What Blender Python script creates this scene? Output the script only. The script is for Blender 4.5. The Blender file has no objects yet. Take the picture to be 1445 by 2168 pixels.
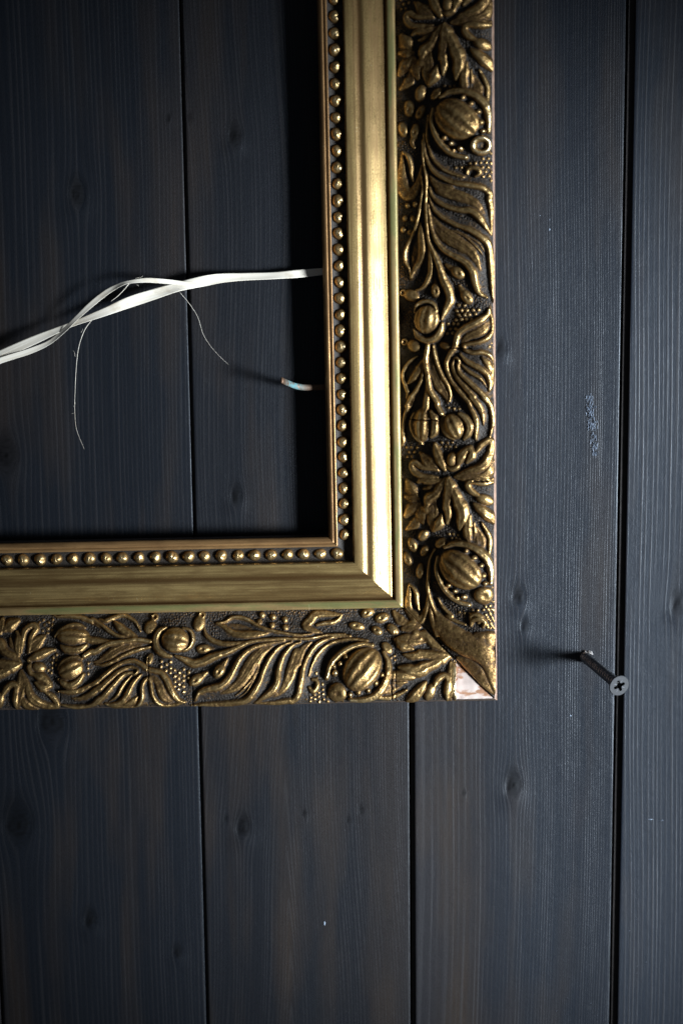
import bpy, bmesh, math, random
import numpy as np
from mathutils import Vector, Matrix
from mathutils.geometry import tessellate_polygon

SC = bpy.context.scene
COL = SC.collection
R = math.radians
random.seed(7)
RNG = np.random.default_rng(11)

# ------------------------------------------------------------------ camera
TILT, ROLL, DIST = R(8.3), R(-0.65), 0.542
FPX, CX, CY = 50 / 36 * 2168, 722.5, 1084.0
fwd = np.array([0, math.cos(TILT), -math.sin(TILT)])
rgt0 = np.array([1.0, 0, 0])
up0 = np.cross(rgt0, fwd)
rgt = rgt0 * math.cos(ROLL) + up0 * math.sin(ROLL)
upv = -rgt0 * math.sin(ROLL) + up0 * math.cos(ROLL)
cpos = -DIST * fwd
cd = bpy.data.cameras.new('camera')
cam = bpy.data.objects.new('camera', cd)
COL.objects.link(cam)
cd.sensor_fit = 'VERTICAL'
cd.sensor_height = 36
cd.sensor_width = 24
cd.lens = 50
cd.clip_start = 0.01
cd.clip_end = 50
cd.dof.use_dof = True
cd.dof.focus_distance = DIST - 0.012
cd.dof.aperture_fstop = 7.1
m = Matrix.Identity(4)
for i in range(3):
    m[i][0], m[i][1], m[i][2], m[i][3] = rgt[i], upv[i], -fwd[i], cpos[i]
cam.matrix_world = m
SC.camera = cam

# ------------------------------------------------------------------ world, window light, exposure
w = bpy.data.worlds.new('World')
SC.world = w
w.use_nodes = True
bg = w.node_tree.nodes['Background']
bg.inputs[0].default_value = (0.75, 0.85, 1.0, 1)
bg.inputs[1].default_value = 0.04


def area_light(name, loc, aim, sx, sy, power, col, spread):
    ld = bpy.data.lights.new(name, 'AREA')
    ld.shape = 'RECTANGLE'
    ld.size, ld.size_y, ld.energy, ld.color = sx, sy, power, col
    ld.spread = spread
    o = bpy.data.objects.new(name, ld)
    COL.objects.link(o)
    o.location = loc
    d = Vector(aim) - Vector(loc)
    o.rotation_euler = d.to_track_quat('-Z', 'Y').to_euler()
    return o


area_light('window_light', (0.545, -0.40, -0.13), (0.050, 0, -0.040), 0.20, 0.38, 0.86, (0.84, 0.92, 1.0), R(19.5))

SC.view_settings.view_transform = 'Standard'
SC.view_settings.look = 'None'
SC.view_settings.exposure = 0
SC.view_settings.gamma = 1
SC.view_settings.use_curve_mapping = False
SC.cycles.use_denoising = True
SC.cycles.max_bounces = 6


# ------------------------------------------------------------------ photo pixel -> point at height h off the wall
def unproj(px, py, h):
    px = np.atleast_1d(np.asarray(px, float))
    py = np.atleast_1d(np.asarray(py, float))
    d = rgt[None] * ((px - CX) / FPX)[:, None] - upv[None] * ((py - CY) / FPX)[:, None] + fwd[None]
    t = (-h - cpos[1]) / d[:, 1]
    q = cpos[None] + d * t[:, None]
    return q[:, [0, 2]]


PHI = R(0.5)
ORG = unproj(1052, 1484, 0.0200)[0]
cph, sph = math.cos(PHI), math.sin(PHI)


def local(px, py, h=0.0130):
    q = unproj(px, py, h) - ORG
    return np.stack([q[:, 0] * cph + q[:, 1] * sph, -q[:, 0] * sph + q[:, 1] * cph], 1)


# ------------------------------------------------------------------ node helpers
def material(name):
    mt = bpy.data.materials.new(name)
    mt.use_nodes = True
    nt = mt.node_tree
    b = nt.nodes['Principled BSDF']

    class G:
        pass
    g = G()
    g.mt, g.nt, g.b = mt, nt, b

    def node(t, **kw):
        n = nt.nodes.new(t)
        for k, v in kw.items():
            setattr(n, k, v)
        return n

    def put(sock, v):
        if hasattr(v, 'outputs') or isinstance(v, bpy.types.NodeSocket):
            nt.links.new(v if isinstance(v, bpy.types.NodeSocket) else v.outputs[0], sock)
        else:
            sock.default_value = v

    def attr(nm, out='Vector'):
        return node('ShaderNodeAttribute', attribute_name=nm).outputs[out]

    def vmul(v, s):
        n = node('ShaderNodeVectorMath', operation='MULTIPLY')
        put(n.inputs[0], v)
        n.inputs[1].default_value = s
        return n.outputs[0]

    def noise(v, scale, detail=3, rough=.55, dist=0):
        n = node('ShaderNodeTexNoise')
        put(n.inputs['Vector'], v)
        n.inputs['Scale'].default_value = scale
        n.inputs['Detail'].default_value = detail
        n.inputs['Roughness'].default_value = rough
        n.inputs['Distortion'].default_value = dist
        return n.outputs[0]

    def ramp(v, *st):
        n = node('ShaderNodeValToRGB')
        e = n.color_ramp.elements
        while len(e) < len(st):
            e.new(.5)
        for el, (p, c) in zip(e, st):
            el.position = p
            el.color = c if len(c) == 4 else (*c, 1)
        put(n.inputs[0], v)
        return n.outputs[0]

    def mix(f, a, bb, mode='MIX'):
        n = node('ShaderNodeMix', data_type='RGBA', blend_type=mode)
        put(n.inputs[0], f)
        put(n.inputs[6], a)
        put(n.inputs[7], bb)
        return n.outputs[2]

    def math_(op, a, bb=0.0, c=0.0):
        n = node('ShaderNodeMath', operation=op)
        put(n.inputs[0], a)
        put(n.inputs[1], bb)
        put(n.inputs[2], c)
        return n.outputs[0]

    def mapr(v, a, bb, c, d):
        n = node('ShaderNodeMapRange')
        put(n.inputs[0], v)
        for i, x in enumerate((a, bb, c, d)):
            n.inputs[i + 1].default_value = x
        return n.outputs[0]

    def bump(h, strength, dist, prev=None):
        n = node('ShaderNodeBump')
        n.inputs['Strength'].default_value = strength
        n.inputs['Distance'].default_value = dist
        put(n.inputs['Height'], h)
        if prev is not None:
            put(n.inputs['Normal'], prev)
        return n.outputs[0]
    g.node, g.put, g.attr, g.vmul, g.noise, g.ramp, g.mix, g.math, g.mapr, g.bump = node, put, attr, vmul, noise, ramp, mix, math_, mapr, bump

    def out(**kw):
        for k, v in kw.items():
            put(b.inputs[k.replace('_', ' ')], v)
        return mt
    g.out = out
    return g


def c4(r, g_, b_):
    return (r, g_, b_, 1)


# ------------------------------------------------------------------ materials
def mat_wood():
    g = material('stained_wood')
    a = g.attr('grain')
    sep = g.node('ShaderNodeSeparateXYZ')
    g.put(sep.inputs[0], a)
    knot = sep.outputs[2]
    idv = g.attr('plank', 'Fac')
    ids = g.node('ShaderNodeCombineXYZ')
    g.put(ids.inputs[2], idv)

    def coord(zs):
        v = g.vmul(a, (1, zs, 0))
        n = g.node('ShaderNodeVectorMath', operation='ADD')
        g.put(n.inputs[0], v)
        g.put(n.inputs[1], ids.outputs[0])
        return n.outputs[0]
    rc = g.math('ADD', g.attr('ring', 'Fac'), g.math('MULTIPLY', g.noise(coord(.05), 160, 2), .9))
    saw = g.math('FRACT', rc)                            # growth ring lines
    ringl = g.ramp(saw, (0, (0, 0, 0)), (.45, (.10, .10, .10)), (.80, (1, 1, 1)), (.90, (.75, .75, .75)), (1, (0, 0, 0)))
    ringl = g.math('MULTIPLY', ringl, g.ramp(g.noise(coord(.03), 300, 2), (.35, (.15, .15, .15)), (.65, (1, 1, 1))))
    fib = g.noise(coord(.02), 3600, 2, .6)
    pores = g.noise(coord(.30), 4200, 2, .6)
    broad = g.noise(coord(.10), 55, 3, .55)
    blotch = g.noise(coord(.45), 26, 3, .5)
    warm = g.ramp(g.math('ADD', g.math('MULTIPLY', broad, .65), g.math('MULTIPLY', blotch, .35)), (.47, (0, 0, 0)), (.70, (1, 1, 1)))
    warm = g.math('MINIMUM', g.math('MAXIMUM', g.math('ADD', warm, g.attr('warmth', 'Fac')), 0.0), 1.0)
    stain_lit = g.mix(g.attr('blue', 'Fac'), c4(.0042, .0045, .0054), c4(.0085, .0120, .0195))  # dark stain; bluer, brighter right planks paint in the pool of light
    col = g.mix(warm, stain_lit, c4(.0270, .0180, .0122))
    col = g.mix(g.math('MULTIPLY', ringl, g.attr('ringy', 'Fac')), col, c4(.045, .043, .045))
    col = g.mix(.75, col, g.ramp(fib, (.30, (.6, .6, .6)), (.68, (1.2, 1.2, 1.2))), 'MULTIPLY')
    col = g.mix(.6, col, g.ramp(pores, (.33, (.3, .3, .3)), (.55, (1.1, 1.1, 1.1))), 'MULTIPLY')
    col = g.mix(g.ramp(knot, (.12, (0, 0, 0)), (.8, (.92, .92, .92))), col, c4(.0035, .0034, .0035))
    rough = g.mapr(fib, .3, .7, .47, .37)
    rough = g.math('ADD', rough, g.math('MULTIPLY', warm, .06))
    hgt = g.math('ADD', g.math('MULTIPLY', g.math('MULTIPLY', ringl, g.attr('ringy', 'Fac')), .9), g.math('ADD', g.math('MULTIPLY', fib, .45), g.math('MULTIPLY', pores, .7)))
    n = g.bump(hgt, .5, .00015)
    n = g.bump(g.noise(coord(1.0), 150, 2), .25, .0004, n)
    return g.out(Base_Color=col, Roughness=rough, Normal=n, Specular_IOR_Level=g.mapr(knot, .2, 1, .40, .06), Specular_Tint=c4(.86, .93, 1.0))


def mat_gold(name, base, dark, rough, rail='rail', green=0.0, patina=0.35, toned=False):
    """worn gilded moulding; streaks run along the rail"""
    g = material(name)
    a = g.attr(rail)                       # (along, across, 0) in metres

    def cs(al):
        return g.vmul(a, (al, 1, 1))
    st = g.noise(cs(.02), 900, 4, .65)
    st2 = g.noise(cs(.06), 170, 3, .6)
    fine = g.noise(cs(.5), 2600, 3, .6)
    spot = g.noise(cs(.6), 420, 4, .7)
    f = g.math('ADD', g.math('MULTIPLY', st, .55), g.math('MULTIPLY', st2, .45))
    col = g.mix(g.ramp(f, (.42, (patina,) * 3), (.585, (0, 0, 0))), base, dark)
    col = g.mix(g.math('MULTIPLY', g.ramp(spot, (.66, (0, 0, 0)), (.74, (1, 1, 1))), .5), col, dark)
    mot = g.noise(cs(.28), 330, 4, .65)
    col = g.mix(g.ramp(mot, (.36, (.55, .55, .55)), (.56, (0, 0, 0))), col, dark)
    nick = g.ramp(g.noise(g.vmul(a, (1, .16, 1)), 1500, 2, .5), (.70, (0, 0, 0)), (.76, (1, 1, 1)))
    nick = g.math('MULTIPLY', nick, g.ramp(g.noise(cs(.7), 120, 2), (.52, (0, 0, 0)), (.62, (1, 1, 1))))
    col = g.mix(nick, col, c4(.80, .66, .40))
    if toned:                              # brown bands along the hollows and inner step of the moulding
        tn = g.math('MULTIPLY', g.attr('edge', 'Fac'), g.ramp(g.noise(cs(.05), 420, 3, .6), (.30, (.6, .6, .6)), (.55, (1, 1, 1))))
        col = g.mix(tn, col, c4(.085, .044, .015))
    met = .56
    if green > 0:
        gm = g.math('MULTIPLY', g.ramp(g.noise(cs(.12), 260, 4, .65), (.44, (0, 0, 0)), (.56, (1, 1, 1))), green)
        gm = g.math('MULTIPLY', gm, g.attr('edge', 'Fac'))
        col = g.mix(gm, col, c4(.05, .115, .035))
        met = g.mapr(gm, 0, 1, .56, .1)
    rr = g.math('ADD', g.mapr(st, .3, .7, rough + .07, rough - .06), g.math('ADD', g.math('MULTIPLY', g.mapr(fine, .3, .7, -.5, .5), .12), g.math('MULTIPLY', g.mapr(mot, .3, .7, .5, -.5), .16)))
    n = g.bump(fine, .22, .00010)
    n = g.bump(st, .35, .00016, n)
    return g.out(Base_Color=col, Metallic=met, Roughness=rr, Normal=n, Specular_IOR_Level=.25)


def mat_relief():
    """cast ornament: bronze gold rubbed onto the raised parts of a black toned ground"""
    g = material('antiqued_gilt')
    a = g.attr('rail')
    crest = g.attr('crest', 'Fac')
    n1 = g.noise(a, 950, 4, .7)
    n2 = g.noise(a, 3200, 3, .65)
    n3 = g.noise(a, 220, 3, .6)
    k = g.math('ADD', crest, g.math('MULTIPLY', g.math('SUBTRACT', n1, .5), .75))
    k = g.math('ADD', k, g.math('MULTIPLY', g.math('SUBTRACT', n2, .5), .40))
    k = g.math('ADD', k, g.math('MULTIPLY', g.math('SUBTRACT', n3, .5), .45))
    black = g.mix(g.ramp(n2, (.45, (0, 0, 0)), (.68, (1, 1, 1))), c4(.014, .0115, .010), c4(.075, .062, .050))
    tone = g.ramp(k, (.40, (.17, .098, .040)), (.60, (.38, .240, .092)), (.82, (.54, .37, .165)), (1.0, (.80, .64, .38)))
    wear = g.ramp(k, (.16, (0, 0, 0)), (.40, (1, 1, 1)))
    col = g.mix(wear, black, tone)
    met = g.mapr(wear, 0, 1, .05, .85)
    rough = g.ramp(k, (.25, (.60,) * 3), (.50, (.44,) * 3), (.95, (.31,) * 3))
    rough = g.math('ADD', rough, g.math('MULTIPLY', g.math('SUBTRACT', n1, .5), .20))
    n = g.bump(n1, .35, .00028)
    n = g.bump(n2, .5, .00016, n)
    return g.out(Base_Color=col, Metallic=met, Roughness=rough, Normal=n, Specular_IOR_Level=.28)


def mat_simple(name, col, rough=.6, metal=0, nscale=300, var=.35, bumpd=.0002, bstr=.4):
    g = material(name)
    tc = g.node('ShaderNodeTexCoord').outputs['Object']
    n1 = g.noise(tc, nscale, 4, .6)
    lo = tuple(x * (1 - var) for x in col)
    hi = tuple(min(1, x * (1 + var)) for x in col)
    c = g.ramp(n1, (.32, lo), (.68, hi))
    return g.out(Base_Color=c, Roughness=rough, Metallic=metal, Normal=g.bump(n1, bstr, bumpd))


def mat_gesso():
    g = material('chipped_gesso')
    a = g.attr('rail')
    v = g.vmul(a, (.5, 1, 1))
    n1 = g.noise(v, 150, 5, .62)
    n2 = g.noise(a, 1500, 3)
    c = g.mix(g.ramp(n1, (.515, (0, 0, 0)), (.56, (1, 1, 1))), c4(.50, .41, .365), c4(.30, .15, .08))
    c = g.mix(g.ramp(n2, (.60, (0, 0, 0)), (.75, (.5, .5, .5))), c, c4(.40, .33, .30))
    return g.out(Base_Color=c, Roughness=.8, Normal=g.bump(n1, .4, .0004))


def mat_raffia():
    g = material('raffia_fibre')
    a = g.attr('strip')
    v = g.vmul(a, (.05, 1, 1))
    n1 = g.noise(v, 1600, 3, .5)
    n2 = g.noise(a, 110, 3, .6)
    c = g.mix(g.ramp(n1, (.3, (0, 0, 0)), (.7, (1, 1, 1))), c4(.84, .76, .62), c4(.96, .91, .80))
    c = g.mix(g.ramp(n2, (.56, (0, 0, 0)), (.72, (.55, .55, .55))), c, c4(.48, .37, .23))
    return g.out(Base_Color=c, Roughness=.5, Normal=g.bump(n1, .25, .0001), Specular_IOR_Level=.4)


def mat_copper():
    g = material('tarnished_copper')
    tc = g.node('ShaderNodeTexCoord').outputs['Object']
    n1 = g.noise(tc, 700, 4, .65)
    ver = g.math('MULTIPLY', g.attr('verdigris', 'Fac'), g.ramp(n1, (.36, (0, 0, 0)), (.50, (1, 1, 1))))
    c = g.mix(ver, c4(.17, .095, .055), c4(.085, .22, .24))
    return g.out(Base_Color=c, Metallic=g.mapr(ver, 0, 1, .6, 0), Roughness=g.mapr(ver, 0, 1, .5, .8), Normal=g.bump(n1, .5, .0003))


M_WOOD = mat_wood()
M_GILT = mat_gold('gilded_moulding', c4(.41, .29, .118), c4(.12, .070, .026), .31, green=0, patina=.8, toned=True)
M_GILTG = mat_gold('gilded_fillet', c4(.46, .315, .135), c4(.17, .105, .045), .36, green=.6, patina=.6)
M_LIP = mat_gold('worn_lip', c4(.46, .265, .11), c4(.17, .09, .038), .42, patina=.8)
M_REL = mat_relief()
M_GESSO = mat_gesso()
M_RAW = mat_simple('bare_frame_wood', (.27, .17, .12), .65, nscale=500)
M_RAWD = mat_simple('dark_frame_wood', (.055, .038, .028), .6, nscale=500)  # same frame wood in a darker brown, for the bottom rail
M_BACK = mat_simple('dark_backing', (.012, .009, .008), .6)
M_TONGUE = mat_simple('stained_tongue', (.022, .017, .015), .6)
M_RAF = mat_raffia()
M_COP = mat_copper()
M_STEEL = mat_simple('black_oxide_steel', (.010, .012, .015), .5, metal=.2, nscale=900, var=.3, bumpd=.00008)
M_STEELD = mat_simple('black_phosphate_steel', (.24, .25, .27), .28, metal=1, nscale=900, var=.4, bumpd=.00005)
M_HOLE = mat_simple('shaded_recess', (.004, .004, .004), .7)  # near-black paints in the shade of the cross recess and head underside
M_SPLIT = mat_simple('torn_wood', (.66, .64, .62), .8, nscale=900)
M_SMEAR = mat_simple('blue_grey_scuff', (.19, .23, .29), .5, nscale=1800, var=.6)
M_SCUFF = mat_simple('pale_scuff', (.33, .40, .50), .55, nscale=1500, var=.5)


# ------------------------------------------------------------------ mesh helpers
def mesh_obj(name, V, Fc, mats, parent=None, smooth=True, attrs=None, label=None, mi=None):
    me = bpy.data.meshes.new(name)
    V = np.asarray(V, np.float32)
    if isinstance(Fc, np.ndarray):
        nf, k = Fc.shape
        me.vertices.add(len(V))
        me.vertices.foreach_set('co', V.ravel())
        me.loops.add(nf * k)
        me.loops.foreach_set('vertex_index', Fc.astype(np.int32).ravel())
        me.polygons.add(nf)
        me.polygons.foreach_set('loop_start', (np.arange(nf) * k).astype(np.int32))
        me.update(calc_edges=True)
    else:
        me.from_pydata([tuple(map(float, v)) for v in V], [], Fc)
    if not isinstance(mats, (list, tuple)):
        mats = [mats]
    for mm in mats:
        me.materials.append(mm)
    if mi is not None:
        me.polygons.foreach_set('material_index', np.asarray(mi, np.int32))
    me.polygons.foreach_set('use_smooth', np.full(len(me.polygons), smooth))
    if attrs:
        for k, v in attrs.items():
            v = np.asarray(v, np.float32)
            if v.ndim == 2:
                at = me.attributes.new(k, 'FLOAT_VECTOR', 'POINT')
                at.data.foreach_set('vector', v.ravel())
            else:
                at = me.attributes.new(k, 'FLOAT', 'POINT')
                at.data.foreach_set('value', v)
    me.update()
    o = bpy.data.objects.new(name, me)
    COL.objects.link(o)
    if parent is not None:
        o.parent = parent
    if label:
        o['label'] = label
    return o


def grid_faces(ni, nj):
    i, j = np.meshgrid(np.arange(ni - 1), np.arange(nj - 1), indexing='ij')
    a = i * nj + j
    return np.stack([a, a + nj, a + nj + 1, a + 1], -1).reshape(-1, 4)


def catmull(P, n):
    """dense Catmull-Rom samples through rows of P"""
    P = np.asarray(P, float)
    if len(P) < 2:
        return P
    Q = np.vstack([2 * P[0] - P[1], P, 2 * P[-1] - P[-2]])
    out = []
    for k in range(len(P) - 1):
        p0, p1, p2, p3 = Q[k], Q[k + 1], Q[k + 2], Q[k + 3]
        t = np.linspace(0, 1, n, endpoint=False)[:, None]
        out.append(.5 * (2 * p1 + (p2 - p0) * t + (2 * p0 - 5 * p1 + 4 * p2 - p3) * t ** 2 + (3 * p1 - p0 - 3 * p2 + p3) * t ** 3))
    out.append(P[-1:])
    return np.vstack(out)


# ------------------------------------------------------------------ the plank wall
WALL_Z0, WALL_Z1 = -.34, .32
GAPS = [-.2205, -.1383, -.0560, .0264, .1068, .1905]
GAPW = [.0016, .0016, .0014, .0023, .0036, .002]
wall = mesh_obj('plank_wall', [(-.23, .014, WALL_Z0), (.20, .014, WALL_Z0), (.20, .014, WALL_Z1), (-.23, .014, WALL_Z1),
                               (-.23, .03, WALL_Z0), (.20, .03, WALL_Z0), (.20, .03, WALL_Z1), (-.23, .03, WALL_Z1)],
                [[0, 1, 2, 3], [4, 7, 6, 5], [0, 4, 5, 1], [1, 5, 6, 2], [2, 6, 7, 3], [3, 7, 4, 0]], M_BACK, smooth=False)
wall['kind'] = 'structure'
wall['label'] = 'wall of dark stained vertical wooden planks'

# knots: photo pixel, radius px
KNOTS = [(497, 288, 11), (165, 412, 15), (500, 1050, 11), (14, 965, 20), (1099, 1264, 12), (1110, 1325, 8), (1086, 1662, 15),
         (515, 1752, 14), (644, 1724, 5), (738, 1737, 4), (765, 1716, 5), (192, 1948, 12), (1436, 1280, 13), (1060, 738, 9),
         (40, 1748, 26), (112, 1528, 26), (357, 250, 4), (402, 250, 4), (376, 2016, 8), (982, 1680, 4), (478, 1735, 4)]
kn = np.array([(*unproj(x, y, 0)[0], r * .000182) for x, y, r in KNOTS])
cath_x = unproj(612, 1700, 0)[0, 0]

plank_objs = []
for pi in range(5):
    x0 = GAPS[pi] + GAPW[pi] / 2
    x1 = GAPS[pi + 1] - GAPW[pi + 1] / 2
    bev = .00016
    prof = [(x0 + .0004, .0135), (x0 + .0001, .006), (x0, bev), (x0 + .25 * bev, .35 * bev), (x0 + bev, 0)]
    xs = np.linspace(x0 + bev, x1 - bev, 130)[1:-1]
    rest = [(x, 0.0) for x in xs]
    prof = prof + rest + [(x1 - bev, 0), (x1 - .25 * bev, .35 * bev), (x1, bev), (x1 - .0001, .006), (x1 - .0004, .0135)]
    prof = np.array(prof)
    # the tongue of the next board shows at the bottom of each joint
    zs = np.arange(WALL_Z0, WALL_Z1 + 1e-6, .0015)
    X, Z = np.meshgrid(prof[:, 0], zs, indexing='ij')
    Y = np.repeat(prof[:, 1][:, None], len(zs), 1)
    # gentle cupping and unevenness of the face
    Y = Y + .00012 * np.sin(X * 130 + pi) + .00008 * np.sin(Z * 45 + pi * 2)
    gx = X.copy() + .0012 * np.sin(Z * 9 + pi * 1.7) + .0005 * np.sin(Z * 31 + pi)
    kmask = np.zeros_like(X)
    for kx, kz, kr in kn:
        dx, dz = X - kx, (Z - kz)
        d2 = dx ** 2 + (dz * .55) ** 2 + 1e-9
        gx = gx - dx * np.minimum(1.0 * kr ** 2 / d2, .95) * np.exp(-d2 / (kr * 7) ** 2)
        r = np.sqrt(dx ** 2 + (dz * .8) ** 2)
        ang = np.arctan2(dz, dx)
        r = r * (1 + .12 * np.sin(2 * ang + kx * 900) + .08 * np.sin(3 * ang + kz * 700))
        core = np.clip(1.15 - r / kr, 0, 1) ** .6
        ringmod = .72 + .28 * np.cos(r / kr * 9)
        halo = .55 * np.exp(-((dx + .2 * kr) / (kr * 1.5)) ** 2 - ((dz - .6 * kr) / (kr * 2.6)) ** 2)
        kmask = np.maximum(kmask, np.maximum(core * ringmod, halo))
        dip = np.exp(-((r / kr) - .95) ** 2 / .06)
        Y = Y + .00018 * dip - .00035 * np.exp(-((dx) / (kr * 2)) ** 2 - ((dz + 2.1 * kr) / (kr * 1.6)) ** 2) * min(1, kr / .002)
    # growth rings: lines per metre change across each board
    px_ = np.linspace(x0 - .03, x1 + .03, 400)
    sfr = (px_ - x0) / (x1 - x0)
    dens = {0: 600 + 0 * sfr, 1: 420 + 300 * np.clip(sfr, 0, 1) ** 2, 2: 650 + 350 * np.abs(sfr - .45), 3: 260 + 900 * np.clip(sfr, 0, 1.1) ** 1.1, 4: 560 - 60 * np.clip(sfr, 0, 1)}[pi]
    dens = dens * (1 + .22 * np.sin(px_ * 700 + pi) + .15 * np.sin(px_ * 1900 + 2 * pi))
    cum = np.cumsum(dens) * (px_[1] - px_[0])
    gring = gx
    if pi == 2:                                   # flat sawn board: pointed arches up its middle
        dx = gx - cath_x + .0012 * np.sin(Z * 40)
        gring = x0 + np.sqrt(dx ** 2 + .0011 ** 2) * (1 + .2 * (dx > 0)) + .05 * (.28 - .02 * np.logaddexp(0, -(Z + .05) / .02))
    ring = np.interp(gring.ravel(), px_, cum)
    V = np.stack([X, Y, Z], -1).reshape(-1, 3)
    gr = np.stack([gx, Z, kmask], -1).reshape(-1, 3)
    ringy = {0: .3, 1: .35, 2: .35, 3: .50, 4: .65}[pi]
    wx = (X - x0) / (x1 - x0)
    warmth = {0: 0 * wx, 1: -.10 + 0 * wx, 2: .06 + .40 * np.exp(-((wx - .92) / .12) ** 2), 3: .38 * np.exp(-((wx - .12) / .26) ** 2) - .30 * np.clip((wx - .45) / .4, 0, 1), 4: -.35 + 0 * wx}[pi].ravel()
    o = mesh_obj('plank', V, grid_faces(*X.shape), M_WOOD, wall, True,
                 {'grain': gr, 'plank': np.full(len(V), pi * 3.71 + .4), 'ringy': np.full(len(V), ringy), 'ring': ring, 'warmth': warmth, 'blue': np.full(len(V), {0: .4, 1: .45, 2: .40, 3: .75, 4: 1.0}[pi])})
    plank_objs.append(o)
# tongues seen at the bottom of the joints
for gxv, gw in zip(GAPS[1:5], GAPW[1:5]):
    a, b = gxv - .12 * gw, gxv + gw
    mesh_obj('tongue', [(a, .0017, WALL_Z0), (b, .0017, WALL_Z0), (b, .0017, WALL_Z1), (a, .0017, WALL_Z1),
                        (a, .0115, WALL_Z0), (b, .0115, WALL_Z0), (b, .0115, WALL_Z1), (a, .0115, WALL_Z1)],
             [[0, 1, 2, 3], [4, 7, 6, 5], [0, 4, 5, 1], [1, 5, 6, 2], [2, 6, 7, 3], [3, 7, 4, 0]], M_TONGUE, wall, False)


def flakes(name, centres, parent, mat, size, y=-.00025):
    """small torn chips lying on the plank face, one joined piece"""
    V, Fc = [], []
    for (px, py, sx, sz) in centres:
        c = unproj(px, py, 0)[0]
        n = 6
        a0 = random.random() * 6
        k = len(V)
        V.append((c[0], y - size * .25, c[1]))
        for i in range(n):
            a = a0 + i * 2 * math.pi / n
            rr = random.uniform(.5, 1.1)
            V.append((c[0] + math.cos(a) * sx * rr, y + .0004, c[1] + math.sin(a) * sz * rr))
        for i in range(n):
            Fc.append([k, k + 1 + i, k + 1 + (i + 1) % n])
    return mesh_obj(name, V, Fc, mat, parent, False)


pts = []
for i in range(170):
    t = random.random()
    pts.append((1247 + 10 * t + random.gauss(0, 4.2), 838 + 126 * t + random.gauss(0, 2), random.uniform(.0001, .0003), random.uniform(.0004, .0012)))
sc = flakes('scuff_mark', pts, plank_objs[3], M_SMEAR, .0001)
sc['label'] = 'pale vertical scuff scraped into the dark plank'
sc['kind'] = 'stuff'
pts = [(1142, 456, .0003, .0004), (1162, 465, .0003, .0005), (1162, 486, .0004, .0007), (1163, 520, .0002, .0003), (1206, 1515, .0004, .0005),
       (1297, 1542, .0002, .0002), (1375, 1735, .0016, .0003), (1398, 1737, .0012, .0002), (687, 1955, .0005, .0012)]
for i in range(26):
    pts.append((random.uniform(1080, 1420), random.uniform(1450, 2150), random.uniform(.0001, .0002), random.uniform(.0001, .0003)))
sp = flakes('dust_specks', pts, plank_objs[3], M_SCUFF, .0002)
sp['kind'] = 'stuff'

# ------------------------------------------------------------------ the picture frame
frame = bpy.data.objects.new('picture_frame', None)
COL.objects.link(frame)
frame.location = (ORG[0], 0, ORG[1])
frame.rotation_euler = (0, -PHI, 0)
frame.empty_display_size = .02
frame['label'] = 'antique gilded wooden picture frame with cast leaf and poppy pod ornament hanging on planks'
frame['category'] = 'picture frame'


def xl(px, h, row=1000):
    return float(local(px, row, h)[0, 0])


T_IN = -xl(691, .010)                    # rail width from the outer edge
def T(px, h):                            # distance across the rail from the inner edge
    return T_IN + xl(px, h)


W = T_IN
LEN_R = .275                             # right rail, up
LEN_B = .215                             # bottom rail, to the left


def place(which, a, t, h):
    """rail coordinates -> frame coordinates"""
    if which == 'R':
        return np.stack([t - W, -h, a], -1)
    return np.stack([-a, -h, W - t], -1)


def orient(which, Fc):
    return Fc if which == 'B' else Fc[:, ::-1]


def sweep(name, which, prof, mat, parent, step=.002, mat_attr=None, wob=0.00008, seed=0, edge=None):
    """profile (t,h) pulled along a rail, cut on the mitre"""
    prof = np.array(prof)
    L = LEN_R if which == 'R' else LEN_B
    n = int(L / step) + 1
    u = np.linspace(0, 1, n)
    t = prof[:, 0][None, :]
    a = (W - t) + (L - (W - t)) * u[:, None]
    tt = np.repeat(t, n, 0)
    hh = np.repeat(prof[:, 1][None, :], n, 0)
    r = np.random.default_rng(seed + (5 if which == 'R' else 0))
    ph = r.uniform(0, 6, 4)
    wv = wob * (np.sin(a * 70 + ph[0]) + .6 * np.sin(a * 190 + ph[1]) + .35 * np.sin(a * 520 + ph[2]))
    hh = hh + wv
    V = place(which, a, tt, hh).reshape(-1, 3)
    Fc = orient(which, grid_faces(n, prof.shape[0]))
    at = {'rail': np.stack([a, tt, np.zeros_like(a) + (0 if which == 'R' else .37)], -1).reshape(-1, 3)}
    if edge is not None:
        at['edge'] = np.repeat(np.array(edge)[None, :], n, 0).ravel()
    return mesh_obj(name, V, Fc, mat, parent, True, at)


def arc(p0, p1, bulge, n=8):
    """curve between two (t,h) points, bulging off the chord"""
    p0, p1 = np.array(p0), np.array(p1)
    d = p1 - p0
    nn = np.array([-d[1], d[0]])
    out = []
    for i in range(n + 1):
        s = i / n
        out.append(tuple(p0 + d * s + nn * bulge * 4 * s * (1 - s)))
    return out


mm_ = .001
tA, tB = T(692, .011), T(711.5, .0125)       # lip
tC = T(743.5, .0125)                          # end of the bead channel
tD, tE = T(768, .0142), T(784, .0136)         # flat, hollow
tF, tG, tH = T(824, .0100), T(833, .0110), T(849.5, .0110)
tO = T(1044, .0210)                           # outer edge of the ornament
T0 = tH + .0002

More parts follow.
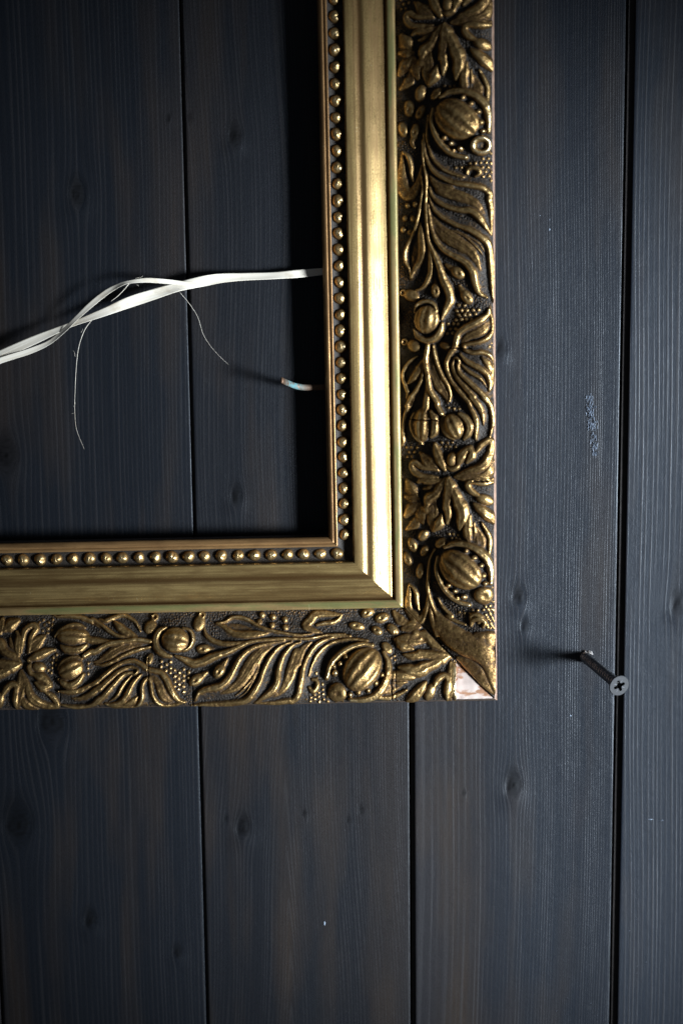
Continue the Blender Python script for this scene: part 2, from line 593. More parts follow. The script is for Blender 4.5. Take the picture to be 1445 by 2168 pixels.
lip = [(tA, .0095)] + arc((tA, .0106), (tA + .55 * (tB - tA), .0122), .12, 5) + arc((tA + .6 * (tB - tA), .0119), (tB - .0001, .0126), .12, 5) + [(tB, .0115)]
chan = [(tB, .0116), (tB + .0006, .0110), (.5 * (tB + tC), .0109), (tC - .0006, .0110), (tC, .0118)]
gilt = [(tC, .0110), (tC + .0001, .0138), (tC + .0005, .0144)] + arc((tC + .0008, .0145), (tD, .0140), .04, 6) + \
    arc((tD, .0140), (tE, .0135), -.14, 7)[1:] + arc((tE, .0135), (tF, .0102), .05, 16)[1:] + [(tF + .0004, .0100)] + \
    arc((tF + .0005, .0100), (tG - .0003, .0108), -.12, 6)
fill = [(tG - .0003, .0108), (tG, .0112), (tG + .0005, .01135), (tH - .0006, .0113), (tH - .0002, .0110), (tH, .0104), (tH + .0001, .0075)]
fedge = [0, .8, 1, .8, .5, .2, 0]
gedge = [min(1.0, .95 * math.exp(-((t - .5 * (tD + tE)) / .0013) ** 2) + 1.0 * math.exp(-((t - (tF + .0008)) / .0010) ** 2) + .5 * math.exp(-((t - tC) / .0004) ** 2)) for t, h in gilt]


def ground_h(t):
    """scooped section under the ornament: low beside the fillet, rising to a rounded outer edge"""
    s = np.clip((t - T0) / (tO - T0), 0, 1)
    return 0.0080 + .0155 * (s * .8 + .2 * np.sin(s * np.pi / 2)) - .0022 * np.clip((s - .80) / .20, 0, 1) ** 2


h_out = float(ground_h(np.array(tO)))

RAILS = {}
for wh, lab in (('R', 'upright rail running up from the mitred corner'), ('B', 'horizontal bottom rail running left from the corner')):
    L = LEN_R if wh == 'R' else LEN_B
    # wooden body: sight edge, back, outer side with its narrow bare ledge
    body = [(tO - .0006, h_out - .0012), (tO + .0001, h_out - .0005), (W - .0006, h_out - .0012), (W - .0002, h_out - .0016), (W, h_out - .0024), (W, .0014), (tA + .004, .0012),
            (tA + .0005, .003), (tA, .0045), (tA - .0001, .0096)]
    RAILS[wh] = sweep('rail', wh, body, M_RAW if wh == 'R' else M_RAWD, frame, .003, seed=3)
    RAILS[wh]['label'] = lab
    sweep('lip', wh, lip, M_LIP, RAILS[wh], .002, seed=1)
    sweep('bead_channel', wh, chan, M_REL, RAILS[wh], .002, seed=2)
    sweep('gilded_moulding', wh, gilt, M_GILT, RAILS[wh], .0015, seed=4, wob=.00004, edge=gedge)
    sweep('gilded_fillet', wh, fill, M_GILTG, RAILS[wh], .0015, seed=6, wob=.00006, edge=fedge)

# ---- beads
bt = .5 * (tB + tC)
br = .5 * (tC - tB) * .86


def bead_mesh(seed):
    r = np.random.default_rng(seed)
    nu, nv = 18, 8
    V = []
    for j in range(nv + 1):
        th = j / nv * 1.75
        for i in range(nu):
            p = 2 * math.pi * i / nu
            k = 1 + .05 * math.sin(2 * p + seed) * math.sin(th) + .03 * math.sin(3 * p + 2 * seed)
            dent = 1 - .16 * math.exp(-((p - 1.2 - .45 * seed) ** 2 + (th - .65) ** 2) / .10) * (seed % 3 > 0) - .10 * math.exp(-((p - 5 + .3 * seed) ** 2 + (th - .5) ** 2) / .06) * (seed % 2)
            rr = br * k * dent
            V.append((rr * math.sin(th) * math.cos(p), -rr * 1.0 * math.cos(th), rr * math.sin(th) * math.sin(p)))
    V = np.array(V)
    Fc = []
    for j in range(nv):
        for i in range(nu):
            Fc.append([j * nu + i, (j + 1) * nu + i, (j + 1) * nu + (i + 1) % nu, j * nu + (i + 1) % nu])
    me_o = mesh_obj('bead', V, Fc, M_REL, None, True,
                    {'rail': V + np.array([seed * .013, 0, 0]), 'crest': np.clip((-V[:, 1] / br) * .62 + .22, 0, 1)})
    me = me_o.data
    bpy.data.objects.remove(me_o)
    return me


BEADS = [bead_mesh(s) for s in range(11)]
# bead spacing measured along each rail
a_top = float(local(708, 33, .0125)[0, 1])
a_bot = float(local(733, 1133, .0125)[0, 1])
nb = 32
stepb = (a_top - a_bot) / nb
for k in range(0, nb + 8):
    a = a_bot + k * stepb
    if a > LEN_R - .01:
        break
    o = bpy.data.objects.new('bead', BEADS[(k * 7) % 11])
    COL.objects.link(o)
    o.parent = RAILS['R']
    p = place('R', a + random.gauss(0, .00008), bt, .0106)
    o.location = p
    o.rotation_euler = (0, random.uniform(0, 6.28), 0)
    s = random.uniform(.92, 1.05)
    o.scale = (s * random.uniform(.95, 1.05), s * random.uniform(.85, 1.05), s)
b0 = -float(local(713, 1162, .0125)[0, 0])
b1 = -float(local(13, 1171, .0125)[0, 0])
nb = 20
stepb = (b1 - b0) / nb
for k in range(0, nb + 8):
    a = b0 + k * stepb
    if a > LEN_B - .01:
        break
    o = bpy.data.objects.new('bead', BEADS[(k * 5 + 2) % 11])
    COL.objects.link(o)
    o.parent = RAILS['B']
    o.location = place('B', a + random.gauss(0, .00008), bt, .0106)
    o.rotation_euler = (0, random.uniform(0, 6.28), 0)
    s = random.uniform(.92, 1.05)
    o.scale = (s * random.uniform(.95, 1.05), s * random.uniform(.85, 1.05), s)

# ------------------------------------------------------------------ cast ornament, traced from the upright rail
CROP = {'2': (820, 160), '3': (820, 400), '4': (820, 600), '5': (820, 840), '6': (820, 1060), '7': (800, 1240)}
CS = {'7': 280 / 1445}
UNIT = .18 * .18 * mm_                    # one crop pixel in metres


def onrail(px, py):
    """photo pixels of the upright rail -> (along, across) on its sloping ornament"""
    px, py = np.atleast_1d(px).astype(float), np.atleast_1d(py).astype(float)
    hh = np.full(len(px), .015)
    for _ in range(4):
        q = np.array([local(x, y, h)[0] for x, y, h in zip(px, py, hh)])
        hh = ground_h(q[:, 0] + W) + .0012
    return np.stack([q[:, 1], q[:, 0] + W], 1)


def onbottom(px, py):
    px, py = np.atleast_1d(px).astype(float), np.atleast_1d(py).astype(float)
    hh = np.full(len(px), .015)
    for _ in range(4):
        q = np.array([local(x, y, h)[0] for x, y, h in zip(px, py, hh)])
        hh = ground_h(W - q[:, 1]) + .0012
    return np.stack([-q[:, 0], W - q[:, 1]], 1)


def tr(c, pts):
    s = CS.get(c, 260 / 1445)
    P = np.array(pts, float) * s + np.array(CROP[c])
    return onrail(P[:, 0], P[:, 1])


MOTIF = []


def S(grp, name, segs, wd, h=None, prof='round', crest=1.0):
    """stroke: segs = list of (crop, points); wd = half widths (crop px) spread along it; h in mm"""
    P = np.vstack([tr(c, p) for c, p in segs])
    wd = np.atleast_1d(np.array(wd, float)) * UNIT * (CS['7'] / (260 / 1445) if segs[0][0] == '7' else 1)
    MOTIF.append(dict(g=grp, n=name, k='s', P=P, w=wd, h=None if h is None else h * mm_, prof=prof, crest=crest))


def B(grp, name, c, x, y, rx, ry, rot=0, h=1.2, prof='dome', ribs=0, crest=1.0):
    """blob: ellipse with semi axes rx, ry (crop px), rot degrees clockwise in the picture"""
    MOTIF.append(dict(g=grp, n=name, k='b', P=tr(c, [(x, y)]), rx=rx * UNIT, ry=ry * UNIT, rot=rot, h=h * mm_, prof=prof, ribs=ribs, crest=crest))


def MOUND(grp, c, x, y, rx, ry, rot=0, h=.8):
    MOTIF.append(dict(g=grp, n=None, k='m', P=tr(c, [(x, y)]), rx=rx * UNIT, ry=ry * UNIT, rot=rot, h=h * mm_))


def DOTS(grp, c, poly, sp=58, r=20, h=.55):
    MOTIF.append(dict(g=grp, n=None, k='d', P=tr(c, poly), sp=sp * UNIT, r=r * UNIT, h=h * mm_))


# big poppy pod
MOUND('pod', '2', 850, 540, 400, 380, 0, .9)
B('pod', 'pod', '2', 830, 515, 262, 205, 43, 4.2, 'dome', 7)
B('pod', 'pod_crown', '2', 1108, 825, 108, 112, 0, 3.0, 'ring')
S('pod', 'calyx_rim', [('2', [(640, 260), (740, 195), (880, 180), (1010, 215), (1110, 300), (1165, 410), (1185, 540), (1180, 660)])], [18, 34, 40, 40, 36, 22], 2.3)
S('pod', 'calyx_rim', [('2', [(560, 400), (545, 540), (590, 700), (680, 840), (790, 930), (930, 965)])], [20, 28, 30, 30, 22], 2.2)
for x, y, r in ((905, 262, 34), (1000, 335, 36), (1075, 430, 34), (1098, 555, 36), (1120, 660, 30), (690, 735, 34), (770, 800, 30), (875, 865, 36), (800, 880, 24)):
    B('pod', 'berry', '2', x, y, r, r, 0, 1.9, 'dome')
B('pod', 'bud', '2', 585, 215, 80, 55, -40, 2.0, 'dome', 3)
S('pod', 'curl', [('2', [(945, 1150), (955, 1105), (1005, 1080), (1065, 1100), (1085, 1145), (1040, 1185)])], [14, 22, 24, 24, 14], 1.3)
DOTS('pod', '2', [(1090, 960), (1230, 900), (1240, 1290), (1080, 1260), (1100, 1170), (1120, 1080), (940, 1040)], 56, 20)
DOTS('pod', '2', [(780, 1080), (960, 1040), (930, 1130), (860, 1120)], 56, 18)

# seeds beside the upper pod
for nm, x, y, rx, ry, rot, h, pr in (('bud', 395, 205, 62, 95, 12, 2.0, 'dome'), ('seed', 258, 385, 62, 95, -8, 1.7, 'dimple'), ('seed', 395, 430, 52, 88, 28, 1.7, 'dimple'),
                                   ('seed', 185, 630, 58, 90, -14, 1.6, 'dimple'), ('seed', 330, 650, 55, 88, 15, 1.7, 'dimple')):
    B('dropA', nm, '2', x, y, rx, ry, rot, h, pr)
S('dropA', 'stem', [('2', [(330, 700), (290, 780), (320, 850)])], [30, 22, 12], 1.0)
S('dropA', 'leaf', [('2', [(182, 890), (175, 1000), (165, 1140), (165, 1280), (230, 1390), (300, 1390), (360, 1290), (395, 1170), (406, 1050)])], [10, 22, 40, 60, 62, 50, 34, 22, 8], 1.6, 'leaf')
S('dropA', 'leaf', [('2', [(182, 892), (245, 950), (280, 1050), (290, 1170), (310, 1240)])], [10, 22, 22, 18, 10], 1.3)
# seeds beside the lower pods
for nm, x, y, rx, ry, rot, h, pr in (('bud', 428, 412, 55, 80, 35, 2.0, 'dome'), ('seed', 300, 525, 55, 90, -18, 1.8, 'dimple'), ('seed', 440, 598, 48, 70, 25, 1.7, 'dimple'),
                                   ('seed', 240, 690, 52, 85, -20, 1.7, 'dimple'), ('seed', 388, 830, 48, 95, 8, 1.6, 'dimple')):
    B('dropB', nm, '6', x, y, rx, ry, rot, h, pr)
S('dropB', 'leaf', [('6', [(262, 985), (255, 1090), (245, 1200), (260, 1300)]), ('7', [(400, 330), (455, 390), (500, 330), (530, 220)])], [10, 22, 30, 36, 40, 34, 24, 8], 1.6, 'leaf')
S('dropB', 'leaf', [('6', [(262, 985), (310, 1030), (345, 1100), (355, 1200), (375, 1290)])], [8, 18, 22, 20, 12], 1.3)

# plume of long leaves below the pod
MOUND('plume', '3', 760, 420, 420, 720, -14, .7)
S('plume', 'leaf', [('2', [(500, 470), (480, 740), (530, 950), (640, 1080), (760, 1150), (905, 1195)])], [14, 16, 18, 18, 10], 1.3)
S('plume', 'leaf', [('2', [(440, 690), (450, 900), (520, 1080), (640, 1190), (800, 1262), (1000, 1290), (1130, 1325), (1200, 1395)]), ('3', [(1195, 110), (1215, 250), (1217, 400), (1218, 545)])], [14, 18, 20, 22, 26, 30, 32, 26, 10], 1.7)
S('plume', 'leaf', [('2', [(510, 1180), (600, 1290), (750, 1350)]), ('3', [(640, 12), (800, 68), (950, 120), (1060, 185), (1142, 295)])], [10, 36, 46, 50, 48, 36, 10], 1.6, 'leaf')
S('plume', 'leaf', [('3', [(510, -20), (555, 90), (680, 190), (850, 243), (980, 252), (1070, 312), (1135, 415), (1217, 552)])], [12, 20, 24, 26, 34, 36, 24, 8], 1.8)
S('plume', 'leaf', [('3', [(508, 90), (560, 230), (660, 330), (820, 420), (980, 480), (1100, 560), (1180, 650), (1212, 800), (1222, 1000), (1226, 1200), (1240, 1335)])], [12, 18, 22, 24, 30, 34, 36, 32, 20, 8], 1.8)
S('plume', 'leaf', [('3', [(535, 300), (600, 450), (720, 560), (850, 640), (980, 730), (1050, 840), (1095, 955)])], [10, 44, 60, 60, 50, 34, 8], 1.6, 'leaf')
S('plume', 'vein', [('3', [(720, 470), (850, 520), (960, 590), (1060, 690), (1125, 780)])], [6, 10, 12, 12, 5], .8)
S('plume', 'vein', [('3', [(820, 480), (960, 560), (1080, 640), (1140, 740)])], [5, 9, 9, 4], .7)
S('plume', 'leaf', [('3', [(500, 180), (535, 440), (590, 600), (680, 715), (800, 790), (930, 862), (1010, 962), (1040, 1100), (1080, 1220), (1172, 1282)])], [12, 18, 22, 24, 28, 34, 36, 30, 8], 1.9)
S('plume', 'vein', [('3', [(800, 700), (900, 770), (1000, 860), (1060, 960)])], [5, 10, 10, 4], .7)
S('plume', 'stem', [('2', [(420, 760), (430, 1000), (470, 1200), (475, 1400)]), ('3', [(472, 200), (485, 430), (505, 610), (560, 750), (620, 900), (672, 1080), (725, 1200), (742, 1310), (705, 1410)]), ('4', [(655, 425)])],
  [12, 14, 14, 16, 18, 20, 24, 32, 44, 40, 12], 2.2)
S('plume', 'leaf', [('2', [(415, 1180)]), ('3', [(430, 0), (410, 170), (380, 330), (330, 500), (250, 650), (215, 760), (222, 860), (262, 930), (280, 1030)])], [10, 14, 16, 18, 20, 18, 8], 1.6)
S('plume', 'leaf', [('3', [(405, 390), (418, 600), (418, 730), (388, 850), (322, 950), (283, 1040)])], [8, 38, 46, 40, 28, 14], 1.8)
S('plume', 'vein', [('3', [(360, 560), (340, 700), (310, 850), (290, 960)])], [8, 26, 22, 8], .9, 'leaf')
S('plume', 'leaf', [('3', [(500, 640), (522, 800), (520, 950), (482, 1080), (415, 1165), (325, 1200)])], [10, 22, 30, 28, 22, 8], 1.8)
for x, y, tx, ty, rx, ry, rot, ddx in ((577, 1190, 575, 1060, 55, 90, -5, 0), (838, 985, 700, 890, 62, 90, -48, 0), (935, 1270, 850, 1140, 60, 95, -32, 0)):
    B('plume', 'seed', '3', x, y, rx, ry, rot, 1.9, 'dimple')
    S('plume', 'stem', [('3', [(tx, ty), ((x + tx) / 2, (y + ty) / 2), (x, y)])], [14, 30, 40], 1.3)
B('plume', 'curl', '3', 285, 1255, 95, 72, 20, 1.7, 'dome')
B('plume', 'curl', '3', 192, 1225, 42, 46, 0, 1.3, 'ring')
for x, y in ((245, 195), (340, 180), (215, 345), (310, 350), (190, 480), (272, 510)):
    B('plume', 'berry', '3', x, y, 38, 38, 0, 1.3, 'dome')

# small pod
MOUND('small', '4', 480, 440, 260, 280, 0, .7)
B('small', 'pod', '4', 480, 425, 142, 165, 8, 3.4, 'dome', 6)
S('small', 'calyx_rim', [('4', [(338, 340), (375, 245), (465, 208), (560, 245), (605, 325)])], [12, 20, 22, 20, 12], 1.9)
S('small', 'calyx_rim', [('4', [(335, 545), (380, 630), (480, 672), (580, 640), (645, 550), (662, 470)])], [16, 32, 36, 36, 34, 16], 2.1)
B('small', 'curl', '4', 320, 735, 88, 72, 30, 1.7, 'dome')
B('small', 'curl', '4', 210, 690, 44, 46, 0, 1.3, 'ring')
B('small', 'bud', '4', 690, 735, 70, 45, 20, 1.5, 'dome', 3)
DOTS('small', '4', [(790, 210), (900, 240), (1110, 300), (1080, 400), (880, 490), (800, 620), (690, 640), (690, 470), (790, 400)], 58, 22, .7)
DOTS('small', '4', [(1040, 760), (1220, 660), (1260, 690), (1240, 800), (1120, 790)], 56, 20)

# fan leaf
MOUND('fan', '4', 1030, 900, 330, 560, -12, .7)
S('fan', 'leaf', [('4', [(1192, 300), (1160, 380), (1050, 462), (930, 522), (852, 590), (826, 680), (812, 745), (760, 820), (717, 900), (710, 970), (740, 1090), (800, 1190), (880, 1290), (960, 1390)]), ('5', [(985, 115), (1040, 230), (1055, 350), (1046, 500)])],
  [14, 34, 36, 32, 28, 26, 24, 24, 24, 26, 26, 28, 26, 12], 2.0)
S('fan', 'leaf', [('4', [(1192, 300), (1222, 430), (1225, 560), (1170, 640), (1080, 690), (960, 712), (918, 735), (940, 782), (1010, 812), (1120, 812), (1205, 858), (1245, 940)])], [12, 20, 24, 24, 22, 20, 20, 22, 24, 22, 14], 1.6)
S('fan', 'leaf', [('4', [(1195, 445), (1100, 560), (985, 612), (905, 680), (898, 740)])], [16, 44, 40, 30, 12], 1.5, 'leaf')
S('fan', 'leaf', [('4', [(870, 830), (960, 920), (1080, 990), (1160, 1060), (1192, 1150), (1186, 1262)])], [12, 24, 28, 28, 24, 8], 1.7)
S('fan', 'leaf', [('4', [(1248, 900), (1242, 1040), (1222, 1170), (1186, 1268)])], [20, 40, 34, 10], 1.7)
S('fan', 'vein', [('4', [(880, 950), (980, 1040), (1100, 1120), (1162, 1220)])], [10, 20, 18, 6], 1.3)
S('fan', 'leaf', [('4', [(842, 940), (870, 1050), (980, 1160), (1080, 1260), (1170, 1370)]), ('5', [(1130, 0), (1200, 95), (1226, 205), (1230, 330), (1200, 482)])], [14, 26, 28, 28, 28, 26, 22, 8], 1.8)
S('fan', 'leaf', [('4', [(795, 900), (782, 980), (830, 1100), (920, 1210), (1020, 1330)]), ('5', [(1005, 0), (1080, 110), (1122, 230), (1130, 335)])], [14, 24, 28, 32, 34, 34, 26, 8], 1.7)
S('fan', 'curl', [('4', [(790, 905), (825, 872), (862, 905), (855, 960)])], [10, 16, 16, 10], 1.5)
S('fan', 'vein', [('5', [(1095, 50), (1150, 180), (1162, 310)])], [6, 13, 6], .9)
S('fan', 'leaf', [('4', [(1115, 870), (1165, 930), (1200, 1010), (1210, 1080)])], [10, 34, 34, 10], 1.3)

# stems and narrow leaves down to the twin pods
MOUND('stems', '4', 470, 1080, 260, 420, 0, .5)
S('stems', 'stem', [('4', [(492, 730), (470, 900), (490, 1050), (520, 1250), (600, 1400)]), ('5', [(600, 100), (652, 195)])], [24, 26, 28, 28, 28, 26], 2.0)
S('stems', 'leaf', [('4', [(552, 730), (590, 900), (650, 1060), (720, 1190), (752, 1300), (740, 1395)])], [14, 20, 22, 24, 20, 8], 1.8)
S('stems', 'leaf', [('4', [(522, 790), (540, 1000), (600, 1150), (660, 1250), (705, 1340), (715, 1412)])], [10, 26, 50, 52, 34, 8], 1.7, 'leaf')
S('stems', 'leaf', [('4', [(430, 895), (385, 1020), (312, 1120), (243, 1192)])], [10, 42, 40, 8], 1.5)
S('stems', 'leaf', [('4', [(375, 855), (270, 920), (202, 1020), (186, 1100), (220, 1210), (250, 1290), (228, 1362)])], [8, 16, 20, 22, 24, 26, 10], 1.6)
S('stems', 'leaf', [('4', [(440, 895), (430, 1100), (370, 1230), (290, 1340), (230, 1445)]), ('5', [(250, 112), (206, 250), (190, 400), (198, 520), (178, 580)])], [10, 18, 20, 22, 22, 24, 22, 8], 1.7)
S('stems', 'vein', [('5', [(330, 10), (272, 130), (245, 240)])], [6, 12, 6], 1.0)
S('stems', 'stem', [('4', [(478, 1080), (490, 1250), (472, 1400)]), ('5', [(470, 110), (450, 170)])], [12, 24, 34, 36], 1.7)

# twin pods
MOUND('twin', '5', 640, 350, 420, 270, 0, .6)
B('twin', 'pod', '5', 420, 335, 108, 200, 4, 2.9, 'dome', 6)
S('twin', 'calyx_rim', [('5', [(330, 190), (297, 270), (305, 370), (360, 485), (425, 555)])], [14, 22, 26, 26, 12], 1.9)
S('twin', 'calyx_rim', [('5', [(530, 170), (575, 250), (582, 340), (568, 420), (530, 475)])], [20, 40, 44, 40, 14], 2.3)
B('twin', 'pod', '5', 795, 350, 120, 152, -22, 3.0, 'dome', 6)
S('twin', 'calyx_rim', [('5', [(690, 215), (655, 290), (680, 390), (740, 470), (798, 505)])], [12, 20, 22, 22, 10], 1.7)
S('twin', 'calyx_rim', [('5', [(860, 200), (940, 262), (985, 350), (965, 430), (910, 500)])], [20, 36, 42, 36, 14], 2.2)
DOTS('twin', '5', [(600, 480), (860, 560), (840, 640), (600, 600)], 54, 20)
DOTS('twin', '5', [(700, 120), (850, 100), (860, 170), (720, 190)], 54, 18)

# leaf cluster
MOUND('clus', '5', 740, 930, 520, 420, 0, .6)
MOUND('clus', '5', 760, 1350, 420, 300, 0, .6)
S('clus', 'stem', [('5', [(690, 850), (640, 745), (592, 630), (575, 555)])], [22, 44, 38, 16], 1.9)
S('clus', 'leaf', [('5', [(610, 868), (500, 775), (428, 688)])], [12, 56, 22], 1.7, 'leaf')
B('clus', 'bud', '5', 772, 735, 62, 88, 8, 2.1, 'dome')
S('clus', 'curl', [('5', [(715, 822), (770, 845), (830, 825), (860, 780)])], [12, 26, 26, 12], 1.6)
S('clus', 'leaf', [('5', [(842, 815), (890, 690), (960, 608)])], [14, 46, 26], 2.0)
S('clus', 'leaf', [('5', [(985, 600), (1005, 680), (945, 775)])], [24, 36, 12], 1.9)
S('clus', 'leaf', [('5', [(610, 855), (430, 828), (335, 775), (298, 818), (350, 900), (450, 932), (610, 945)])], [10, 22, 28, 30, 30, 24, 10], 1.6)
S('clus', 'leaf', [('5', [(1040, 668), (1090, 592), (1150, 540), (1212, 520), (1215, 640), (1152, 780), (1060, 850), (900, 880)])], [14, 28, 30, 34, 40, 44, 34, 12], 1.7)
S('clus', 'leaf', [('5', [(815, 945), (950, 930), (1080, 960), (1195, 1000), (1240, 965)])], [16, 46, 46, 38, 14], 1.8, 'leaf')
S('clus', 'leaf', [('5', [(1244, 775), (1190, 880), (1110, 925)])], [36, 52, 24], 1.6)
S('clus', 'leaf', [('5', [(1240, 1005), (1140, 1012), (1010, 992), (962, 1035), (1000, 1110), (1090, 1172)])], [14, 28, 30, 30, 30, 14], 1.7)
B('clus', 'leaf', '5', 1150, 1215, 105, 62, 22, 1.7, 'dome')
S('clus', 'leaf', [('5', [(1030, 1255), (1110, 1325), (1190, 1400)]), ('6', [(1200, 180), (1250, 262)])], [12, 36, 46, 48, 16], 1.8)
S('clus', 'leaf', [('5', [(735, 955), (752, 1070), (735, 1160), (715, 1300)]), ('6', [(725, 60), (735, 180), (715, 270)])], [20, 60, 54, 40, 40, 34, 10], 2.2)
S('clus', 'leaf', [('5', [(750, 1000), (815, 1140), (870, 1290)]), ('6', [(880, 60), (902, 180), (862, 345)])], [14, 46, 52, 56, 52, 12], 2.4)
S('clus', 'leaf', [('5', [(700, 955), (645, 1050), (590, 1140), (500, 1200), (478, 1310)])], [12, 40, 42, 46, 16], 1.9)
S('clus', 'leaf', [('5', [(660, 975), (540, 992), (430, 980), (368, 1012)])], [12, 36, 36, 12], 1.6)
S('clus', 'leaf', [('5', [(590, 1030), (500, 1070), (440, 1082)])], [10, 26, 10], 1.2)
S('clus', 'leaf', [('5', [(240, 1000), (290, 1090), (355, 1160)])], [24, 56, 16], 1.6)
S('clus', 'leaf', [('5', [(222, 1182), (300, 1200), (385, 1200)])], [22, 46, 14], 1.5)
S('clus', 'leaf', [('5', [(385, 1225), (290, 1320), (215, 1405)])], [12, 54, 22], 1.6, 'leaf')
S('clus', 'leaf', [('6', [(365, 20), (280, 100), (212, 172)])], [14, 52, 20], 1.6)
S('clus', 'leaf', [('6', [(362, 175), (325, 275), (230, 345)])], [16, 42, 14], 1.5, 'leaf')
S('clus', 'leaf', [('6', [(395, 40), (402, 150), (425, 262)])], [16, 50, 16], 1.6, 'leaf')
S('clus', 'leaf', [('5', [(570, 1230), (560, 1390)]), ('6', [(548, 80), (528, 200), (540, 365)])], [16, 40, 40, 34, 10], 1.6, 'leaf')
B('clus', 'leaf', '5', 472, 1325, 52, 62, 0, 1.5, 'dome')
S('clus', 'leaf', [('6', [(655, 160), (615, 280), (555, 355)])], [14, 44, 14], 1.8)
S('clus', 'leaf', [('6', [(985, 170), (958, 300), (962, 430), (1002, 525)])], [12, 42, 44, 12], 2.0)
S('clus', 'leaf', [('6', [(1030, 255), (1034, 370), (1018, 490)])], [8, 20, 8], 1.5)
S('clus', 'leaf', [('6', [(1055, 320), (1090, 450), (1134, 605)])], [12, 48, 12], 1.7, 'leaf')
S('clus', 'leaf', [('6', [(1115, 265), (1170, 370), (1202, 480), (1192, 645)])], [10, 22, 26, 10], 1.7)
DOTS('clus', '6', [(700, 330), (820, 380), (920, 480), (860, 540), (720, 500)], 52, 20)
DOTS('clus', '5', [(230, 560), (420, 540), (400, 680), (260, 760), (200, 700)], 60, 20, .45)
DOTS('pod', '6', [(1215, 700), (1262, 700), (1268, 1240), (1225, 1240)], 50, 18, .5)

# corner of the upright rail: stems from the pod and a broad smooth leaf
S('corner', 'stem', [('6', [(565, 575), (512, 700), (490, 900), (485, 1060), (540, 1250), (620, 1400)])], [12, 16, 18, 20, 20, 16], 1.4)
S('corner', 'stem', [('6', [(600, 1150), (660, 1260), (760, 1360)]), ('7', [(760, 335), (860, 395), (960, 430)])], [10, 18, 20, 20, 10], 1.2)
S('corner', 'stem', [('7', [(562, 30), (548, 200), (520, 330), (480, 410)])], [10, 20, 20, 12], 1.3)
S('corner', 'stem', [('7', [(565, 190), (600, 380), (650, 540)])], [12, 26, 26], 1.5)
S('corner', 'curl', [('7', [(1020, 440), (1040, 385), (1110, 365), (1165, 405), (1150, 455)])], [14, 24, 28, 24, 14], 1.6)
DOTS('corner', '7', [(1180, 230), (1290, 180), (1300, 640), (1230, 540), (1170, 480), (1180, 330)], 52, 18, .6)
S('corner', 'leaf', [('7', [(640, 300), (740, 480), (880, 600), (1020, 670), (1140, 740), (1210, 850), (1250, 1000), (1280, 1170)])], [20, 84, 105, 110, 100, 62, 48, 14], 1.9, 'plain')
S('corner', 'leaf', [('7', [(1000, 620), (1140, 620), (1240, 590), (1290, 540)])], [60, 90, 80, 30], 1.5, 'plain')
S('corner', 'leaf', [('7', [(880, 800), (1010, 880), (1110, 980), (1220, 1130), (1270, 1190)])], [20, 55, 60, 45, 12], .7, 'plain')
S('corner', 'leaf', [('7', [(1290, 560), (1290, 750), (1275, 900), (1260, 1050)])], [24, 30, 28, 12], 1.7)
DOTS('corner', '7', [(850, 770), (1040, 840), (1180, 980), (1240, 1130), (1100, 1010)], 50, 18, .5)

# ---- repeat of the casting along the rails
PER = float(onrail(951, 44)[0, 0] - onrail(952, 1005)[0, 0])
pod_a = float(onrail(969, 257)[0, 0])
pod_b = float(onbottom(762, 1414)[0, 0])
clu_a = float(onrail(952, 1005)[0, 0])
clu_b = float(onbottom(52, 1407)[0, 0])
print('KB', pod_a + pod_b, clu_a + clu_b, 'PER', PER)
KB = .5 * (pod_a + pod_b + clu_a + clu_b)


def copies(which, mo):
    """list of (scale, offset) giving along = scale * a + offset"""
    g = mo['g']
    if which == 'R':
        if g == 'corner':
            return [(1, 0)]
        if g == 'dropB':
            return [(1, 0)]
        if g == 'dropA':
            return [(1, 0)]
        if g == 'pod':
            return [(1, 0), (1, -float(PERPOD))]
        if g == 'plume':
            return [(1, 0)]
        return [(1, 0), (1, PER)]
    if g == 'corner' or g == 'dropA':
        return []
    if g == 'dropB':
        return [(-1, KB - PERPOD)]
    return [(-1, KB), (-1, KB - PER)]


PERPOD = pod_a - float(onrail(977, 1209)[0, 0])
DA = .0002


def box3(A, n=1):
    for _ in range(n):
        Bp = np.pad(A, 1, mode='edge')
        A = (Bp[:-2, 1:-1] + Bp[2:, 1:-1] + Bp[1:-1, :-2] + Bp[1:-1, 2:] + 2 * A) / 6
    return A


def boxblur(A, r):
    for ax in (0, 1):
        pad = [(0, 0), (0, 0)]
        pad[ax] = (r + 1, r)
        c = np.cumsum(np.pad(A, pad, mode='edge'), ax)
        n = A.shape[ax]
        A = (np.take(c, np.arange(2 * r + 1, 2 * r + 1 + n), ax) - np.take(c, np.arange(0, n), ax)) / (2 * r + 1)
    return A


def vnoise(shape, cell, rng):
    """smooth value noise on the grid"""
    h, w_ = shape
    g0 = rng.standard_normal((h // cell + 3, w_ // cell + 3))
    y = np.arange(h) / cell
    x = np.arange(w_) / cell
    yi, xi = y.astype(int), x.astype(int)
    fy = (y - yi)[:, None]
    fx = (x - xi)[None, :]
    fy = fy * fy * (3 - 2 * fy)
    fx = fx * fx * (3 - 2 * fx)
    a = g0[yi][:, xi]
    b = g0[yi][:, xi + 1]
    c = g0[yi + 1][:, xi]
    d = g0[yi + 1][:, xi + 1]
    return (a * (1 - fx) + b * fx) * (1 - fy) + (c * (1 - fx) + d * fx) * fy


